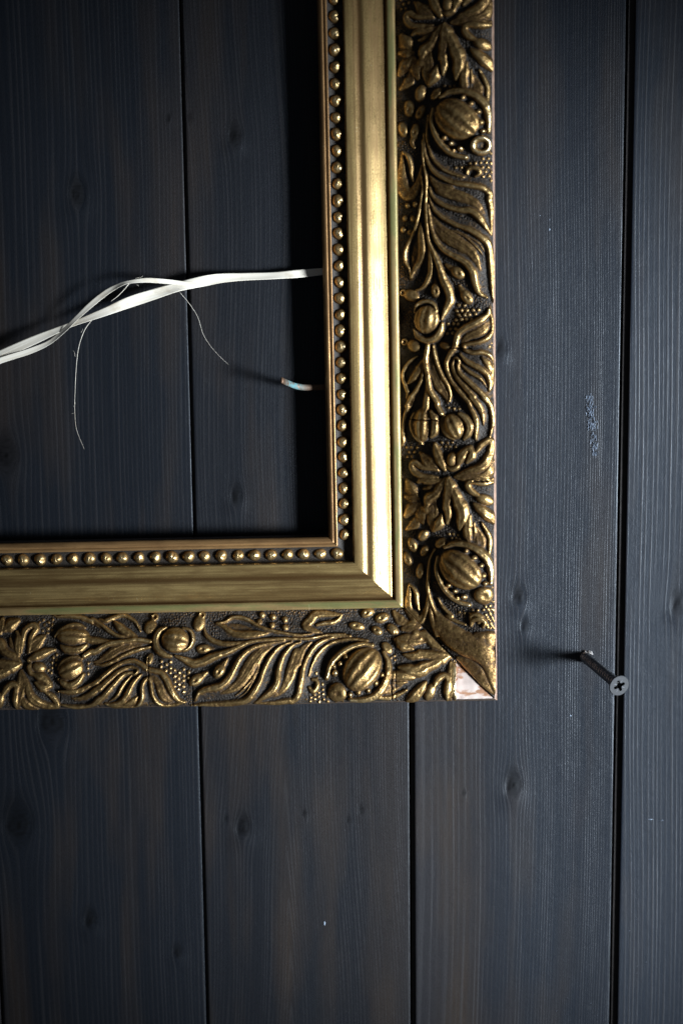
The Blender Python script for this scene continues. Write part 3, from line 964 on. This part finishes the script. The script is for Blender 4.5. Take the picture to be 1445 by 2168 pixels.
def build_band(which):
    L = LEN_R - .002 if which == 'R' else LEN_B - .002
    a1 = np.arange(0, L, DA)
    tn = int(round((tO - T0) / DA)) + 1
    t1 = np.linspace(T0, tO, tn)
    dt = t1[1] - t1[0]
    NA, NT = len(a1), tn
    A, TT = np.meshgrid(a1, t1, indexing='ij')
    base = np.zeros((NA, NT))
    H = np.zeros((NA, NT))
    ID = np.full((NA, NT), -1, np.int32)
    names = []
    SK = np.zeros((NA, NT))
    rng = np.random.default_rng(5 if which == 'R' else 9)

    def win(a, t, rad):
        i0, i1 = max(0, int((a - rad) / DA)), min(NA, int((a + rad) / DA) + 2)
        j0, j1 = max(0, int((t - rad - T0) / dt)), min(NT, int((t + rad - T0) / dt) + 2)
        return (slice(i0, i1), slice(j0, j1)) if i1 > i0 and j1 > j0 else None

    def ell(mo, s, off):
        ca, ct = s * mo['P'][0, 0] + off, mo['P'][0, 1]
        wd = win(ca, ct, 1.05 * max(mo['rx'], mo['ry']))
        if wd is None:
            return None
        # picture axes of the traced rail: x = across, y = -along
        dx = TT[wd] - ct
        dy = -(A[wd] - ca) * s
        c, s_ = math.cos(R(mo['rot'])), math.sin(R(mo['rot']))
        u = (dx * c + dy * s_) / mo['rx']
        v = (-dx * s_ + dy * c) / mo['ry']
        return wd, u, v

    jobs = []
    for mo in MOTIF:
        for s, off in copies(which, mo):
            jobs.append((mo, s, off))
    for mo, s, off in jobs:
        if mo['k'] == 'm':
            e = ell(mo, s, off)
            if e:
                wd, u, v = e
                q = u * u + v * v
                base[wd] = np.maximum(base[wd], 2.2 * mo['h'] * np.clip(1 - q, 0, 1) ** .5)
    base = boxblur(base, 8)
    base *= np.clip(np.minimum((TT - T0) / .0035, (tO - TT) / .0015), 0, 1) ** .7
    dots = np.zeros((NA, NT))
    for mo, s, off in jobs:
        if mo['k'] == 'd':
            P = mo['P'].copy()
            P[:, 0] = P[:, 0] * s + off
            lo, hi = P.min(0), P.max(0)
            y = lo[0]
            row = 0
            while y < hi[0]:
                x = lo[1] + (row % 2) * mo['sp'] / 2
                while x < hi[1]:
                    n = len(P)
                    ins = False
                    for i in range(n):
                        y0, x0 = P[i]
                        y1, x1 = P[(i + 1) % n]
                        if (y0 > y) != (y1 > y) and x < (x1 - x0) * (y - y0) / (y1 - y0) + x0:
                            ins = not ins
                    if ins:
                        ca, ct = y + rng.normal(0, .00012), x + rng.normal(0, .00012)
                        wd = win(ca, ct, mo['r'] * 1.1)
                        if wd:
                            q = ((A[wd] - ca) ** 2 + (TT[wd] - ct) ** 2) / mo['r'] ** 2
                            dots[wd] = np.maximum(dots[wd], mo['h'] * np.sqrt(np.clip(1 - q, 0, 1)))
                    x += mo['sp']
                y += mo['sp'] * .87
                row += 1
    for mo, s, off in jobs:
        if mo['k'] == 's':
            P = mo['P'].copy()
            P[:, 0] = P[:, 0] * s + off
            if P[:, 0].max() < -.003 or P[:, 0].min() > L + .003:
                continue
            D = catmull(P, 14)
            seg = np.r_[0, np.cumsum(np.linalg.norm(np.diff(D, axis=0), axis=1))]
            n = max(6, int(seg[-1] / .00022))
            sl = np.linspace(0, seg[-1], n)
            D = np.stack([np.interp(sl, seg, D[:, 0]), np.interp(sl, seg, D[:, 1])], 1)
            ww = np.interp(np.linspace(0, 1, n), np.linspace(0, 1, len(mo['w'])), mo['w']) * (1.5 if mo['g'] == 'clus' else 1.32)
            wmax = ww.max()
            hmax = mo['h'] * 1.0 if mo['h'] is not None else 1.3 * wmax
            hh = hmax * (.42 + .58 * np.clip(ww / wmax, 0, 1) ** .8)
            skirt = 2.9 if (mo['g'] in ('plume', 'fan') and mo['prof'] == 'round' and mo['n'] == 'leaf') else 0
            pad = wmax * max(1, skirt) + 3 * DA
            TG = np.gradient(D, axis=0)
            i0, i1 = max(0, int((D[:, 0].min() - pad) / DA)), min(NA, int((D[:, 0].max() + pad) / DA) + 2)
            j0, j1 = max(0, int((D[:, 1].min() - pad - T0) / dt)), min(NT, int((D[:, 1].max() + pad - T0) / dt) + 2)
            if i1 <= i0 or j1 <= j0:
                continue
            Q = np.full((i1 - i0, j1 - j0), 9.0)
            HH = np.zeros_like(Q)
            QS = np.full_like(Q, 9.0)
            HS = np.zeros_like(Q)
            for (pa, pt), wv, hv, (ta, tt_) in zip(D, ww, hh, TG):
                if skirt:
                    ws = wv * skirt
                    k0, k1 = max(i0, int((pa - ws) / DA)), min(i1, int((pa + ws) / DA) + 2)
                    l0, l1 = max(j0, int((pt - ws - T0) / dt)), min(j1, int((pt + ws - T0) / dt) + 2)
                    if k1 > k0 and l1 > l0:
                        oa, ot = A[k0:k1, l0:l1] - pa, TT[k0:k1, l0:l1] - pt
                        q = np.sqrt(oa ** 2 + ot ** 2) / ws
                        sq = QS[k0 - i0:k1 - i0, l0 - j0:l1 - j0]
                        sh = HS[k0 - i0:k1 - i0, l0 - j0:l1 - j0]
                        bt_ = q < sq
                        sq[bt_] = q[bt_]
                        sh[bt_] = np.where(s * (ta * ot - tt_ * oa) < 0, hv, 0)[bt_]
                k0, k1 = max(i0, int((pa - wv) / DA)), min(i1, int((pa + wv) / DA) + 2)
                l0, l1 = max(j0, int((pt - wv - T0) / dt)), min(j1, int((pt + wv - T0) / dt) + 2)
                if k1 <= k0 or l1 <= l0:
                    continue
                q = np.sqrt((A[k0:k1, l0:l1] - pa) ** 2 + (TT[k0:k1, l0:l1] - pt) ** 2) / wv
                sq = Q[k0 - i0:k1 - i0, l0 - j0:l1 - j0]
                sh = HH[k0 - i0:k1 - i0, l0 - j0:l1 - j0]
                bt_ = q < sq
                sq[bt_] = q[bt_]
                sh[bt_] = hv
            q = np.clip(Q, 0, 1)
            pr = mo['prof']
            if pr == 'round':
                f = (1 - q ** 2.4) ** .72 * (1 + (.05 * np.cos(q * 11 + 2) if wmax > .0011 else 0))
            elif pr == 'plain':
                f = (1 - q ** 4) ** .7
            else:
                f = (1 - q ** 2.6) ** .6 * (.66 + .34 * q ** 1.5) * (1 + .05 * np.cos(q * 15))
            wd = (slice(i0, i1), slice(j0, j1))
            val = HH * f
            if skirt:
                vs = HS * .62 * np.clip(1 - QS, 0, 1) ** 1.1
                SK[wd] = np.where((vs > val) & (vs > H[wd]) & (vs > .00012), 1.0, np.where(val > H[wd], 0.0, SK[wd]))
                val = np.maximum(val, vs)
        elif mo['k'] == 'b':
            e = ell(mo, s, off)
            if not e:
                continue
            wd, u, v = e
            q = np.sqrt(u * u + v * v)
            qq = np.clip(q, 0, 1)
            f = np.sqrt(1 - qq ** 2) ** .95
            if mo['n'] == 'pod_crown' and not (which == 'R' and off == 0):
                f = f * (.62 - .22 * np.exp(-(u ** 2 + v ** 2) / .12))
            elif mo['prof'] == 'ring':
                f = np.clip(1 - ((qq - .66) / .34) ** 2, 0, 1) ** .6
                f = np.where(qq < .6, np.maximum(f, .30), f)
            elif mo['prof'] == 'dimple':
                f = f * (1 - .45 * np.exp(-((u - .05) ** 2 + (v - .15) ** 2) / .055))
            if mo['ribs']:
                if mo['rx'] > mo['ry']:
                    ang = v / np.sqrt(np.clip(1 - u ** 2, .12, 1))
                else:
                    ang = u / np.sqrt(np.clip(1 - v ** 2, .12, 1))
                f = f * (1 - .14 * (.5 + .5 * np.cos(np.arcsin(np.clip(ang, -1, 1)) * mo['ribs'] * 1.5)) * (qq < 1))
            val = mo['h'] * f * (q < 1)
        else:
            continue
        cur = H[wd]
        bt_ = (val > cur + 1e-6) & (val > .00012)
        if not bt_.any():
            continue
        cur[bt_] = val[bt_]
        if not (mo['k'] == 's' and skirt):
            SK[wd][bt_] = 0
        ID[wd][bt_] = len(names)
        names.append(mo['n'])
    # worn, hand finished surface
    H = np.where(ID < 0, np.maximum(H, dots), H)
    nz = vnoise((NA, NT), 7, rng) * .00007 + vnoise((NA, NT), 3, rng) * .00003
    nz2 = rng.standard_normal((NA, NT)) * .00004 + vnoise((NA, NT), 3, rng) * .00005 + vnoise((NA, NT), 11, rng) * .00007
    Z = base + box3(H, 2)
    Z = Z + np.where((ID < 0) | (SK > .5), nz2, nz)
    # stippled ground
    pit = .00095
    ci, cj = np.floor(A / pit).astype(int), np.floor(TT / pit).astype(int)
    jit = rng.uniform(-.28, .28, (ci.max() + 3, cj.max() + 3, 2))
    best = np.full((NA, NT), 9.0)
    for oi in (-1, 0, 1):
        for oj in (-1, 0, 1):
            ii, jj = ci + oi + 1, cj + oj + 1
            ii, jj = np.clip(ii, 0, jit.shape[0] - 1), np.clip(jj, 0, jit.shape[1] - 1)
            da_ = A / pit - (ci + oi + .5 + .5 * ((cj + oj) % 2) * .6 + jit[ii, jj, 0])
            dt_ = TT / pit - (cj + oj + .5 + jit[ii, jj, 1])
            best = np.minimum(best, da_ ** 2 + dt_ ** 2)
    stip = np.sqrt(np.clip(1 - best / .15, 0, 1)) * np.clip(.75 + .5 * vnoise((NA, NT), 22, rng), 0, 1.2)
    Z = Z + np.where((ID < 0) & (dots < 1e-5), stip * .00024, 0)
    # cracks where the casting strips meet
    cr = []
    if which == 'B':
        for px, y0, y1 in ((836, 1340, 1480), (314, 1395, 1445), (407, 1455, 1500), (127, 1440, 1500), (828, 1440, 1482)):
            p = onbottom([px, px + 1], [y0, y1])
            cr.append((p[0, 0], p[0, 1], p[1, 0], p[1, 1]))
    else:
        for x0, x1, y in ((955, 1000, 737), (870, 930, 888), (1005, 1030, 1018)):
            p = onrail([x0, x1], [y, y + 1])
            cr.append((p[0, 0], p[0, 1], p[1, 0], p[1, 1]))
    for a0, t0_, a2, t2 in cr:
        n = 60
        for k in range(n):
            f = k / (n - 1)
            ca = a0 + (a2 - a0) * f + .00012 * math.sin(f * 17 + a0 * 900)
            ct = t0_ + (t2 - t0_) * f + .00012 * math.sin(f * 13 + a0 * 700)
            wd = win(ca, ct, .00034)
            if wd:
                d = np.sqrt((A[wd] - ca) ** 2 + (TT[wd] - ct) ** 2)
                Z[wd] -= .00045 * np.clip(1 - d / .0003, 0, 1)
    # the broken corner of the bottom rail shows white gesso
    chip = np.zeros((NA, NT), bool)
    if which == 'B':
        ac = float(onbottom(969, 1450)[0, 0])
        edge = ac + vnoise((NT, 2), 9, rng)[:, 0] * .0004 + .0009 * np.clip((t1 - (W - .0135)) / .0135, -1, 1)
        chip = A < edge[None, :]
        Z = np.where(chip, -.0006 + vnoise((NA, NT), 9, rng) * .00007, Z)
        dd = np.clip((A - edge[None, :]) / .0012, 0, 1)
        ID = np.where(chip, -2, ID)
    # mitre joint
    md = A - (W - TT)
    Z = Z - .0011 * np.clip(1 - np.abs(md) / .0005, 0, 1)
    # fade at the outer edge so leaves turn over the side
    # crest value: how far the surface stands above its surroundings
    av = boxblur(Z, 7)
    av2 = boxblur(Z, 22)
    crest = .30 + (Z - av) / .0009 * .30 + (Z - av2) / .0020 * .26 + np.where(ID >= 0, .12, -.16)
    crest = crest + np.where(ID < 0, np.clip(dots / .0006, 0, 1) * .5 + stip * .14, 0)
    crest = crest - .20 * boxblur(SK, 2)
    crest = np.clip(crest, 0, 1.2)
    gh = ground_h(TT)
    dgh = np.gradient(gh, dt, axis=1)
    nl = np.sqrt(1 + dgh ** 2)
    tpos = TT + Z * (-dgh / nl) * .8
    hpos = gh + Z / nl
    a_cl = np.maximum(A, W - tpos)
    V = place(which, a_cl, tpos, hpos).reshape(-1, 3)
    Fc = grid_faces(NA, NT)
    fa = (A - (W - TT)).ravel()
    keep = (fa[Fc] > -DA * .999).any(1)
    Fc = Fc[keep]
    IDf = ID.ravel()[Fc]
    # a face belongs to the piece that holds most of its corners
    fid = np.max(IDf, axis=1)
    fid = np.where((IDf == -2).any(1), -2, fid)
    Fc = orient(which, Fc)
    rail = np.stack([A, TT, hpos + (0 if which == 'R' else .5)], -1).reshape(-1, 3)
    cf = crest.ravel()

    # exact surface normals so neighbouring pieces shade without seams
    VV = V.reshape(NA, NT, 3)
    da = np.gradient(VV, axis=0)
    db = np.gradient(VV, axis=1)
    NN = np.cross(da, db).reshape(-1, 3)
    NN /= np.linalg.norm(NN, axis=1, keepdims=True) + 1e-12
    if NN[:, 1].mean() > 0:
        NN = -NN

    def emit(name, sel, mat):
        f = Fc[sel]
        idx, inv = np.unique(f.ravel(), return_inverse=True)
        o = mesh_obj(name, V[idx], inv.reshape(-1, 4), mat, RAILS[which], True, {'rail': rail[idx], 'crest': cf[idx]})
        o.data.normals_split_custom_set_from_vertices(NN[idx])
        return o
    order = np.argsort(fid, kind='stable')
    sf = fid[order]
    cuts = np.flatnonzero(np.diff(sf)) + 1
    small = []
    for grp in np.split(order, cuts):
        k = fid[grp[0]]
        if k == -2:
            o = emit('gesso_chip', grp, M_GESSO)
            o['label'] = 'white gesso laid bare where the ornament broke off at the corner'
        elif k == -1:
            small.append(grp)
        elif len(grp) < 12:
            small.append(grp)
        else:
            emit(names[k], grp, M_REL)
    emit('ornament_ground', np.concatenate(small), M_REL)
    # outer edge strip below the ornament
    return None


build_band('R')
build_band('B')


# ------------------------------------------------------------------ copper tab fixed behind the upright rail
def strip_mesh(name, C, Wd, N, thick, mat, parent=None, extra=None, curl=0.0, nw=6):
    """flat strip: centres C, half-width vectors Wd, normals N"""
    C, Wd, N = map(np.asarray, (C, Wd, N))
    n = len(C)
    V, at = [], []
    L = np.r_[0, np.cumsum(np.linalg.norm(np.diff(C, axis=0), axis=1))]
    for side in (1, -1):
        for i in range(n):
            for j in range(nw + 1):
                s = -1 + 2 * j / nw
                wl = np.linalg.norm(Wd[i])
                V.append(C[i] + Wd[i] * s + N[i] * (side * thick / 2 * (1 - .6 * s * s) + curl * wl * (s * s - .4)))
                at.append((L[i], s * wl, side * .01))
    V = np.array(V)
    m_ = nw + 1
    f1 = grid_faces(n, m_)
    f2 = grid_faces(n, m_)[:, ::-1] + n * m_
    Fc = [list(map(int, f)) for f in np.vstack([f1, f2])]
    o_ = n * m_
    for i in range(n - 1):
        Fc.append([i * m_, o_ + i * m_, o_ + (i + 1) * m_, (i + 1) * m_])
        Fc.append([i * m_ + nw, (i + 1) * m_ + nw, o_ + (i + 1) * m_ + nw, o_ + i * m_ + nw])
    for j in range(nw):
        Fc.append([j, j + 1, o_ + j + 1, o_ + j])
        k = (n - 1) * m_
        Fc.append([k + j, o_ + k + j, o_ + k + j + 1, k + j + 1])
    ad = {'strip': np.array(at)}
    if extra is not None:
        ad['verdigris'] = np.tile(np.repeat(extra, m_), 2)
    o = mesh_obj(name, V, Fc, mat, parent, True, ad)
    bm = bmesh.new()
    bm.from_mesh(o.data)
    bmesh.ops.recalc_face_normals(bm, faces=bm.faces)
    bm.to_mesh(o.data)
    bm.free()
    return o


def pt3(px, py, h):
    q = unproj(px, py, h)[0]
    return np.array([q[0], -h, q[1]])


def to_frame(P):
    P = np.asarray(P) - np.array([ORG[0], 0, ORG[1]])
    return np.stack([P[:, 0] * cph + P[:, 2] * sph, P[:, 1], -P[:, 0] * sph + P[:, 2] * cph], 1)


raw = [(706, 818, .0050), (690, 819, .0052), (660, 820.5, .0058), (640, 820, .0064), (624, 817, .0075), (611, 812, .0100), (602, 808, .0135), (596, 805, .0170)]
C = np.array([pt3(*r) for r in raw])
C = to_frame(catmull(C, 5))
n = len(C)
tan = np.gradient(C, axis=0)
tan /= np.linalg.norm(tan, axis=1)[:, None]
Wv = np.tile(np.array([0.0, 0, 1.0]), (n, 1)) * .00110
Wv = Wv - tan * (Wv * tan).sum(1)[:, None]
Nn = np.cross(tan, Wv)
Nn /= np.linalg.norm(Nn, axis=1)[:, None]
verd = np.exp(-((np.linspace(0, 1, n) - .62) / .20) ** 2)
tab = strip_mesh('copper_tab', C, Wv, Nn, .0011, M_COP, frame, verd)
tab['label'] = 'bent copper holding tab with blue green verdigris'

# ------------------------------------------------------------------ raffia strands
raffia = bpy.data.objects.new('raffia_ribbon', None)
COL.objects.link(raffia)
raffia.location = pt3(682, 576, .0055)
raffia['label'] = 'frayed off white raffia ribbon twisted across the opening of the frame'
raffia['category'] = 'ribbon'
RL = np.array(raffia.location)


def raffia_strip(name, pts, ang, curl=.10, nw=8):
    """pts: (px, py, half width px, height); ang: turn of the strip about its run, degrees"""
    D = catmull(np.array([(*pt3(p[0], p[1], p[3]), p[2] * .000142, a) for p, a in zip(pts, ang)]), 9)
    C = D[:, :3]
    tan = np.gradient(C, axis=0)
    tan /= np.linalg.norm(tan, axis=1)[:, None]
    yv = np.array([0, -1.0, 0])
    side = np.cross(tan, np.tile(yv, (len(C), 1)))
    side /= np.linalg.norm(side, axis=1)[:, None]
    nrm = np.cross(side, tan)
    a = np.radians(D[:, 4])[:, None]
    wv = side * np.cos(a) + nrm * np.sin(a)
    nn = np.cross(wv, tan)
    rip = 1 + .05 * np.sin(np.arange(len(C)) * .13) + .02 * np.sin(np.arange(len(C)) * .37)
    wid = D[:, 3:4] / np.maximum(np.abs(np.cos(a)), .35) * rip[:, None]
    return strip_mesh(name, C - RL, wv * wid, nn, .00014, M_RAF, raffia, None, curl, nw)


raffia_strip('strand', [(-60, 781, 10, .008), (0, 752, 11, .008), (62, 725, 11, .008), (125, 698, 8, .0078), (160, 684, 7, .0076), (224, 660, 11, .0075), (274, 640, 13, .0072), (330, 622, 13, .007),
                        (379, 607, 12, .0066), (432, 595, 14, .0064), (471, 589, 12, .0062), (524, 586, 9.5, .006), (577, 584, 8.5, .0056), (629, 580, 10, .0054), (682, 575, 9, .0052), (725, 570, 9, .005)],
             [20, 20, 15, 30, 40, 15, -20, 10, 30, -25, 10, 30, 40, 20, 10, 10])
raffia_strip('strand', [(-60, 790, 6, .0088), (0, 764, 7, .0088), (62, 744, 7, .0088), (105, 725, 6, .0088), (138, 698, 6, .0090), (160, 676, 6, .0090), (192, 646, 7, .0092), (226, 619, 7, .0092),
                        (255, 603, 5, .0092), (275, 597, 4.5, .009), (310, 593.5, 6, .0086), (345, 595.5, 6, .0080), (372, 598, 5, .0074), (400, 600, 4, .0068), (440, 598, 3, .0060)],
             [-20, -20, 0, 30, 40, 30, 20, 25, 50, 45, 10, -10, 15, 20, 20], .1)
raffia_strip('strand', [(-60, 776, 6, .0072), (0, 748, 6, .0072), (50, 725, 6, .0072), (100, 705, 5, .0072), (140, 690, 4, .0072), (185, 672, 4, .0070), (240, 652, 4, .0066)], [50, 45, 40, 40, 30, 20, 10], .1)


def tube(name, P, rad, mat, parent, n=6):
    P = catmull(np.asarray(P), 8)
    N = len(P)
    tan = np.gradient(P, axis=0)
    tan /= np.linalg.norm(tan, axis=1)[:, None]
    up_ = np.array([0, -1.0, 0.02])
    s_ = np.cross(tan, np.tile(up_, (N, 1)))
    s_ /= np.linalg.norm(s_, axis=1)[:, None]
    u_ = np.cross(s_, tan)
    rr = np.interp(np.linspace(0, 1, N), np.linspace(0, 1, len(rad)), rad)
    V = []
    for i in range(N):
        for k in range(n):
            a = 2 * math.pi * k / n
            V.append(P[i] + rr[i] * (s_[i] * math.cos(a) + u_[i] * math.sin(a)))
    Fc = []
    for i in range(N - 1):
        for k in range(n):
            Fc.append([i * n + k, i * n + (k + 1) % n, (i + 1) * n + (k + 1) % n, (i + 1) * n + k])
    Fc.append(list(range(n))[::-1])
    Fc.append([(N - 1) * n + k for k in range(n)])
    return mesh_obj(name, V, Fc, mat, parent, True, {'strip': np.array(V) * 1.0})


def fibre(pts, h0, h1, rad):
    P = [pt3(x, y, h0 + (h1 - h0) * i / (len(pts) - 1)) - RL for i, (x, y) in enumerate(pts)]
    return tube('fibre', P, np.array(rad) * .000135, M_RAF, raffia, 5)


q1 = lambda L_: [(x * .2491, 540 + y * .2491) for x, y in L_]
q2 = lambda L_: [(340 + x * .263, 540 + y * .263) for x, y in L_]
fibre(q1([(790, 540), (720, 640), (672, 780), (650, 950), (640, 1150), (637, 1320), (652, 1480), (718, 1650)]), .0076, .0095, [.9, .8, .7, .55, .45, .2])
fibre(q2([(155, 300), (230, 390), (300, 500), (340, 630), (400, 730), (480, 820), (545, 880)]), .0064, .008, [.6, .5, .4, .3, .2])
fibre(q1([(1110, 228), (1050, 300), (1000, 350), (945, 392)]), .0088, .0075, [1.3, 1.0, .7])
for (x, y, dx, dy) in ((1150, 200, 40, -14), (1190, 192, 26, -16), (640, 860, -16, -50), (640, 1340, -30, 8), (690, 660, 14, -36), (1160, 250, 22, 16), (1056, 452, 8, 8), (640, 1250, -14, 40)):
    fibre(q1([(x, y), (x + dx * .5 + 4, y + dy * .5), (x + dx, y + dy)]), .0086, .0088, [.35, .3, .2])

# ------------------------------------------------------------------ the screw
base = pt3(1238, 1391, 0)
head = pt3(1310, 1452, .026)
axis = head - base
slen = np.linalg.norm(axis)
axis /= slen
screw = bpy.data.objects.new('wood_screw', None)
COL.objects.link(screw)
screw.location = base
screw.rotation_mode = 'QUATERNION'
# head is turned a little more to the viewer than its shank
screw.rotation_quaternion = Vector(axis).to_track_quat('Z', 'Y')
screw['label'] = 'dark countersunk cross head screw sticking out of the plank right of the frame'
screw['category'] = 'screw'
HR = .0040
# shank with a rolled thread
NS, NTH = 260, 28
V = []
r0, pitch = .00165, .00165
zt = slen - .0028
for i in range(NS):
    z = -.006 + (zt + .006) * i / (NS - 1)
    for k in range(NTH):
        th = 2 * math.pi * k / NTH
        f = (z / pitch - k / NTH) % 1.0
        ridge = max(0, 1 - abs(f - .5) / .22)
        amp = .00055 if z < zt - .0012 else .0
        r = r0 + amp * ridge
        V.append((r * math.cos(th), r * math.sin(th), z))
Fc = []
for i in range(NS - 1):
    for k in range(NTH):
        Fc.append([i * NTH + k, i * NTH + (k + 1) % NTH, (i + 1) * NTH + (k + 1) % NTH, (i + 1) * NTH + k])
mesh_obj('threaded_shank', V, Fc, M_STEELD, screw, True)
# head with cross recess
no = 48
outer = [(HR * .955 * math.cos(2 * math.pi * k / no), HR * .955 * math.sin(2 * math.pi * k / no)) for k in range(no)]
hw, ln, rot = HR * .15, HR * .56, R(22)
cross = []
for q in range(4):
    a = q * math.pi / 2 + rot
    ca, sa = math.cos(a), math.sin(a)
    for (u, v) in ((hw * 1.55, -hw * 1.05), (ln * .92, -hw * .95), (ln, -hw * .5), (ln, hw * .5), (ln * .92, hw * .95), (hw * 1.55, hw * 1.05)):
        cross.append((u * ca - v * sa, u * sa + v * ca))
zt_ = slen
V = [(x, y, zt_) for x, y in outer] + [(x, y, zt_) for x, y in cross]
nc = len(cross)
tri = tessellate_polygon([[Vector((x, y, 0)) for x, y in outer], [Vector((x, y, 0)) for x, y in cross]])
Fc = []
for t in tri:
    p = [np.array(V[i][:2]) for i in t]
    ar = (p[1][0] - p[0][0]) * (p[2][1] - p[0][1]) - (p[1][1] - p[0][1]) * (p[2][0] - p[0][0])
    Fc.append(list(t) if ar > 0 else list(t)[::-1])
mi = [0] * len(Fc)
k0 = len(V)
V += [(x * .72, y * .72, zt_ - .0020) for x, y in cross]
for i in range(nc):
    Fc.append([no + i, k0 + i, k0 + (i + 1) % nc, no + (i + 1) % nc][::-1])
    mi.append(1)
Fc.append([k0 + i for i in range(nc)])
mi.append(1)
k1 = len(V)
rings = [(HR, zt_ - .00012), (HR, zt_ - .00055), (HR * .82, zt_ - .0012), (r0 * 1.0, zt_ - .0030)]
for r, z in rings:
    V += [(r * math.cos(2 * math.pi * k / no), r * math.sin(2 * math.pi * k / no), z) for k in range(no)]
for j in range(len(rings)):
    lo = 0 if j == 0 else k1 + (j - 1) * no
    hi = k1 + j * no
    for k in range(no):
        Fc.append([lo + k, hi + k, hi + (k + 1) % no, lo + (k + 1) % no])
        mi.append(0 if j < 2 else 1)
hd = mesh_obj('head', V, Fc, [M_STEEL, M_HOLE], screw, False, mi=mi)
# short sight lines stamped between the arms of the cross
for q in range(4):
    a = q * math.pi / 2 + rot + math.pi / 4
    ca, sa = math.cos(a), math.sin(a)
    P = []
    for (u, v, z) in ((hw * 2.1, -.00008, -.0001), (HR * .60, -.00006, 0), (HR * .60, .00006, 0), (hw * 2.1, .00008, -.0001)):
        P.append((u * ca - v * sa, u * sa + v * ca, zt_ + .00003 + z * 0))
    P += [(x, y, z - .0002) for x, y, z in P]
    mesh_obj('sight_line', P, [[0, 1, 2, 3], [0, 4, 5, 1], [1, 5, 6, 2], [2, 6, 7, 3], [3, 7, 4, 0]], M_STEELD, hd, False)
pts = [(1240 + random.gauss(2, 5), 1383 + random.gauss(0, 2.5), random.uniform(.0003, .0007), random.uniform(.0003, .0007)) for i in range(24)]
pts += [(1241 + random.gauss(0, 2), 1405 + random.gauss(0, 1.5), .0003, .0003) for i in range(4)]
spl = flakes('splinters', pts, plank_objs[3], M_SPLIT, .0045)
spl['kind'] = 'stuff'
spl['label'] = 'pale torn splinters raised around the screw hole'
